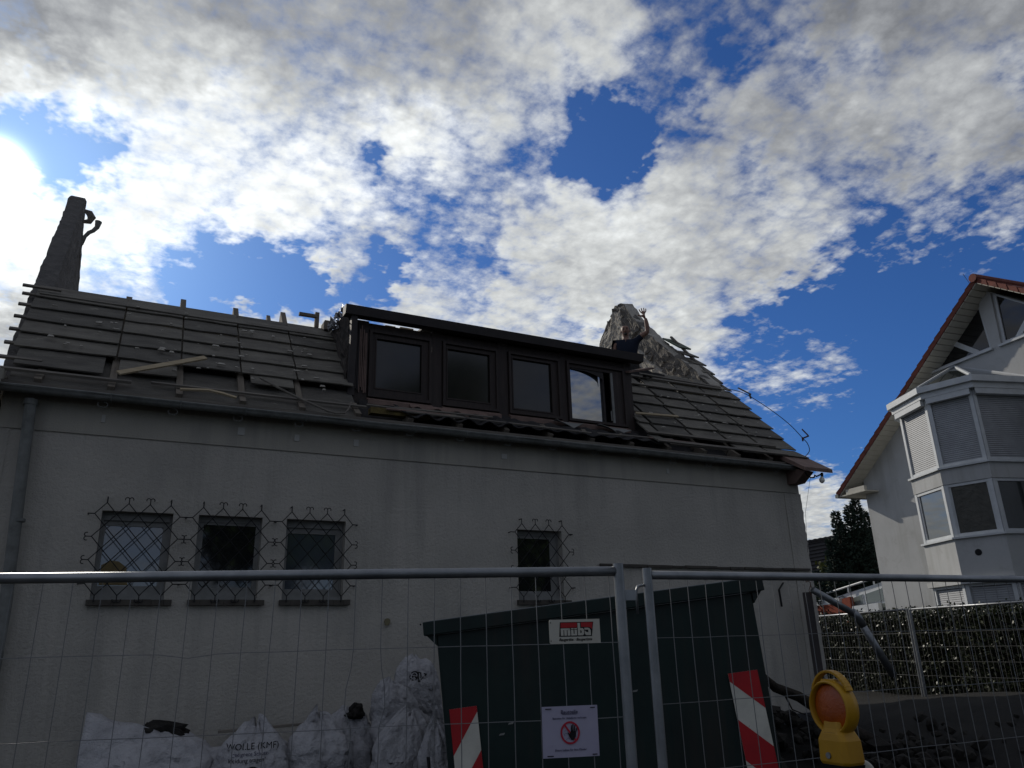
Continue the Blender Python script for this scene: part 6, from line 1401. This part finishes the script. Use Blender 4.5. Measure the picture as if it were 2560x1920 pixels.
# raised hand: palm and five fingers
hw = (.355, -.125, .20)
Hv = [(hw[0], hw[1], hw[2]-.05, (.028, .022)), (hw[0]-.004, hw[1], hw[2]+.01, (.042, .020)), (hw[0]-.01, hw[1], hw[2]+.055, (.050, .018))]
He = [(0, 1), (1, 2)]
for (dx, ln, lean) in ((-.042, .085, -.75), (-.017, .100, -.34), (.012, .100, -.08), (.038, .082, .12)):
    i = len(Hv); bx_, bz_ = hw[0]-.01+dx, hw[2]+.062
    for k in range(1, 4):
        f = k/3; Hv.append((bx_+lean*ln*f*.55, hw[1]-.006*f*f*2, bz_+ln*f*(1-.12*abs(lean)), .0125-.0022*f))
    He += [(2, i), (i, i+1), (i+1, i+2)]
i = len(Hv)
for (x, z, r) in ((-.05, .005, .017), (-.088, .018, .0135), (-.120, .028, .011)): Hv.append((hw[0]+x, hw[1]-.01, hw[2]+z, r))
He += [(1, i), (i, i+1), (i+1, i+2)]
skin('waving_hand', Hv, He, M_skin, person, sub=1)
SV = [(0, .02, -.78, (.17, .125)), (0, .02, -.52, (.165, .12)), (0, .0, -.31, (.18, .125)), (0, .01, -.205, (.115, .085)), (-.19, .01, -.235, .070), (-.225, .025, -.36, .062), (.165, .01, -.205, .072), (.25, -.02, -.15, .064), (.285, -.035, -.125, .062)]
SE = [(0, 1), (1, 2), (2, 3), (2, 4), (4, 5), (2, 6), (6, 7), (7, 8)]
skin('t_shirt', SV, SE, M_shirt, person)
TV = [(0, .02, -.74, (.155, .12)), (-.09, .02, -.88, .098), (-.10, .0, -1.2, .075), (-.10, .03, -1.55, .06), (.09, .02, -.88, .098), (.10, 0, -1.2, .075), (.10, .03, -1.55, .06)]
skin('trousers', TV, [(0, 1), (1, 2), (2, 3), (0, 4), (4, 5), (5, 6)], M_trouser, person)
def ell(c, r, name, mt, seg=12):
    bm = bmesh.new(); bmesh.ops.create_uvsphere(bm, u_segments=seg, v_segments=8, radius=1); mb = MB()
    mb.v = [tuple(Q(c[0]+v.co.x*r[0], c[1]+v.co.y*r[1], c[2]+v.co.z*r[2])) for v in bm.verts]; mb.f = [tuple(v.index for v in f.verts) for f in bm.faces]; mb.mi = [0]*len(mb.f); bm.free(); return build(mb, name, mt, person, smooth=True)
ell((0, -.098, -.018), (.012, .016, .024), 'nose', M_skin)
for s in (-1, 1):
    ell((.031*s, -.078, .012), (.012, .010, .007), 'eye', M_ink); ell((.080*s, .0, -.005), (.010, .018, .030), 'ear', M_skin)
    ell((.031*s, -.082, .030), (.017, .008, .004), 'eyebrow', mat('grey_hair', (.06, .05, .045), .9) if 'grey_hair' not in bpy.data.materials else bpy.data.materials['grey_hair'])
ell((0, -.085, -.052), (.024, .010, .006), 'mouth', mat('lips', (.16, .06, .05), .6))
ell((0, -.076, -.082), (.034, .022, .022), 'beard', bpy.data.materials['grey_hair'])
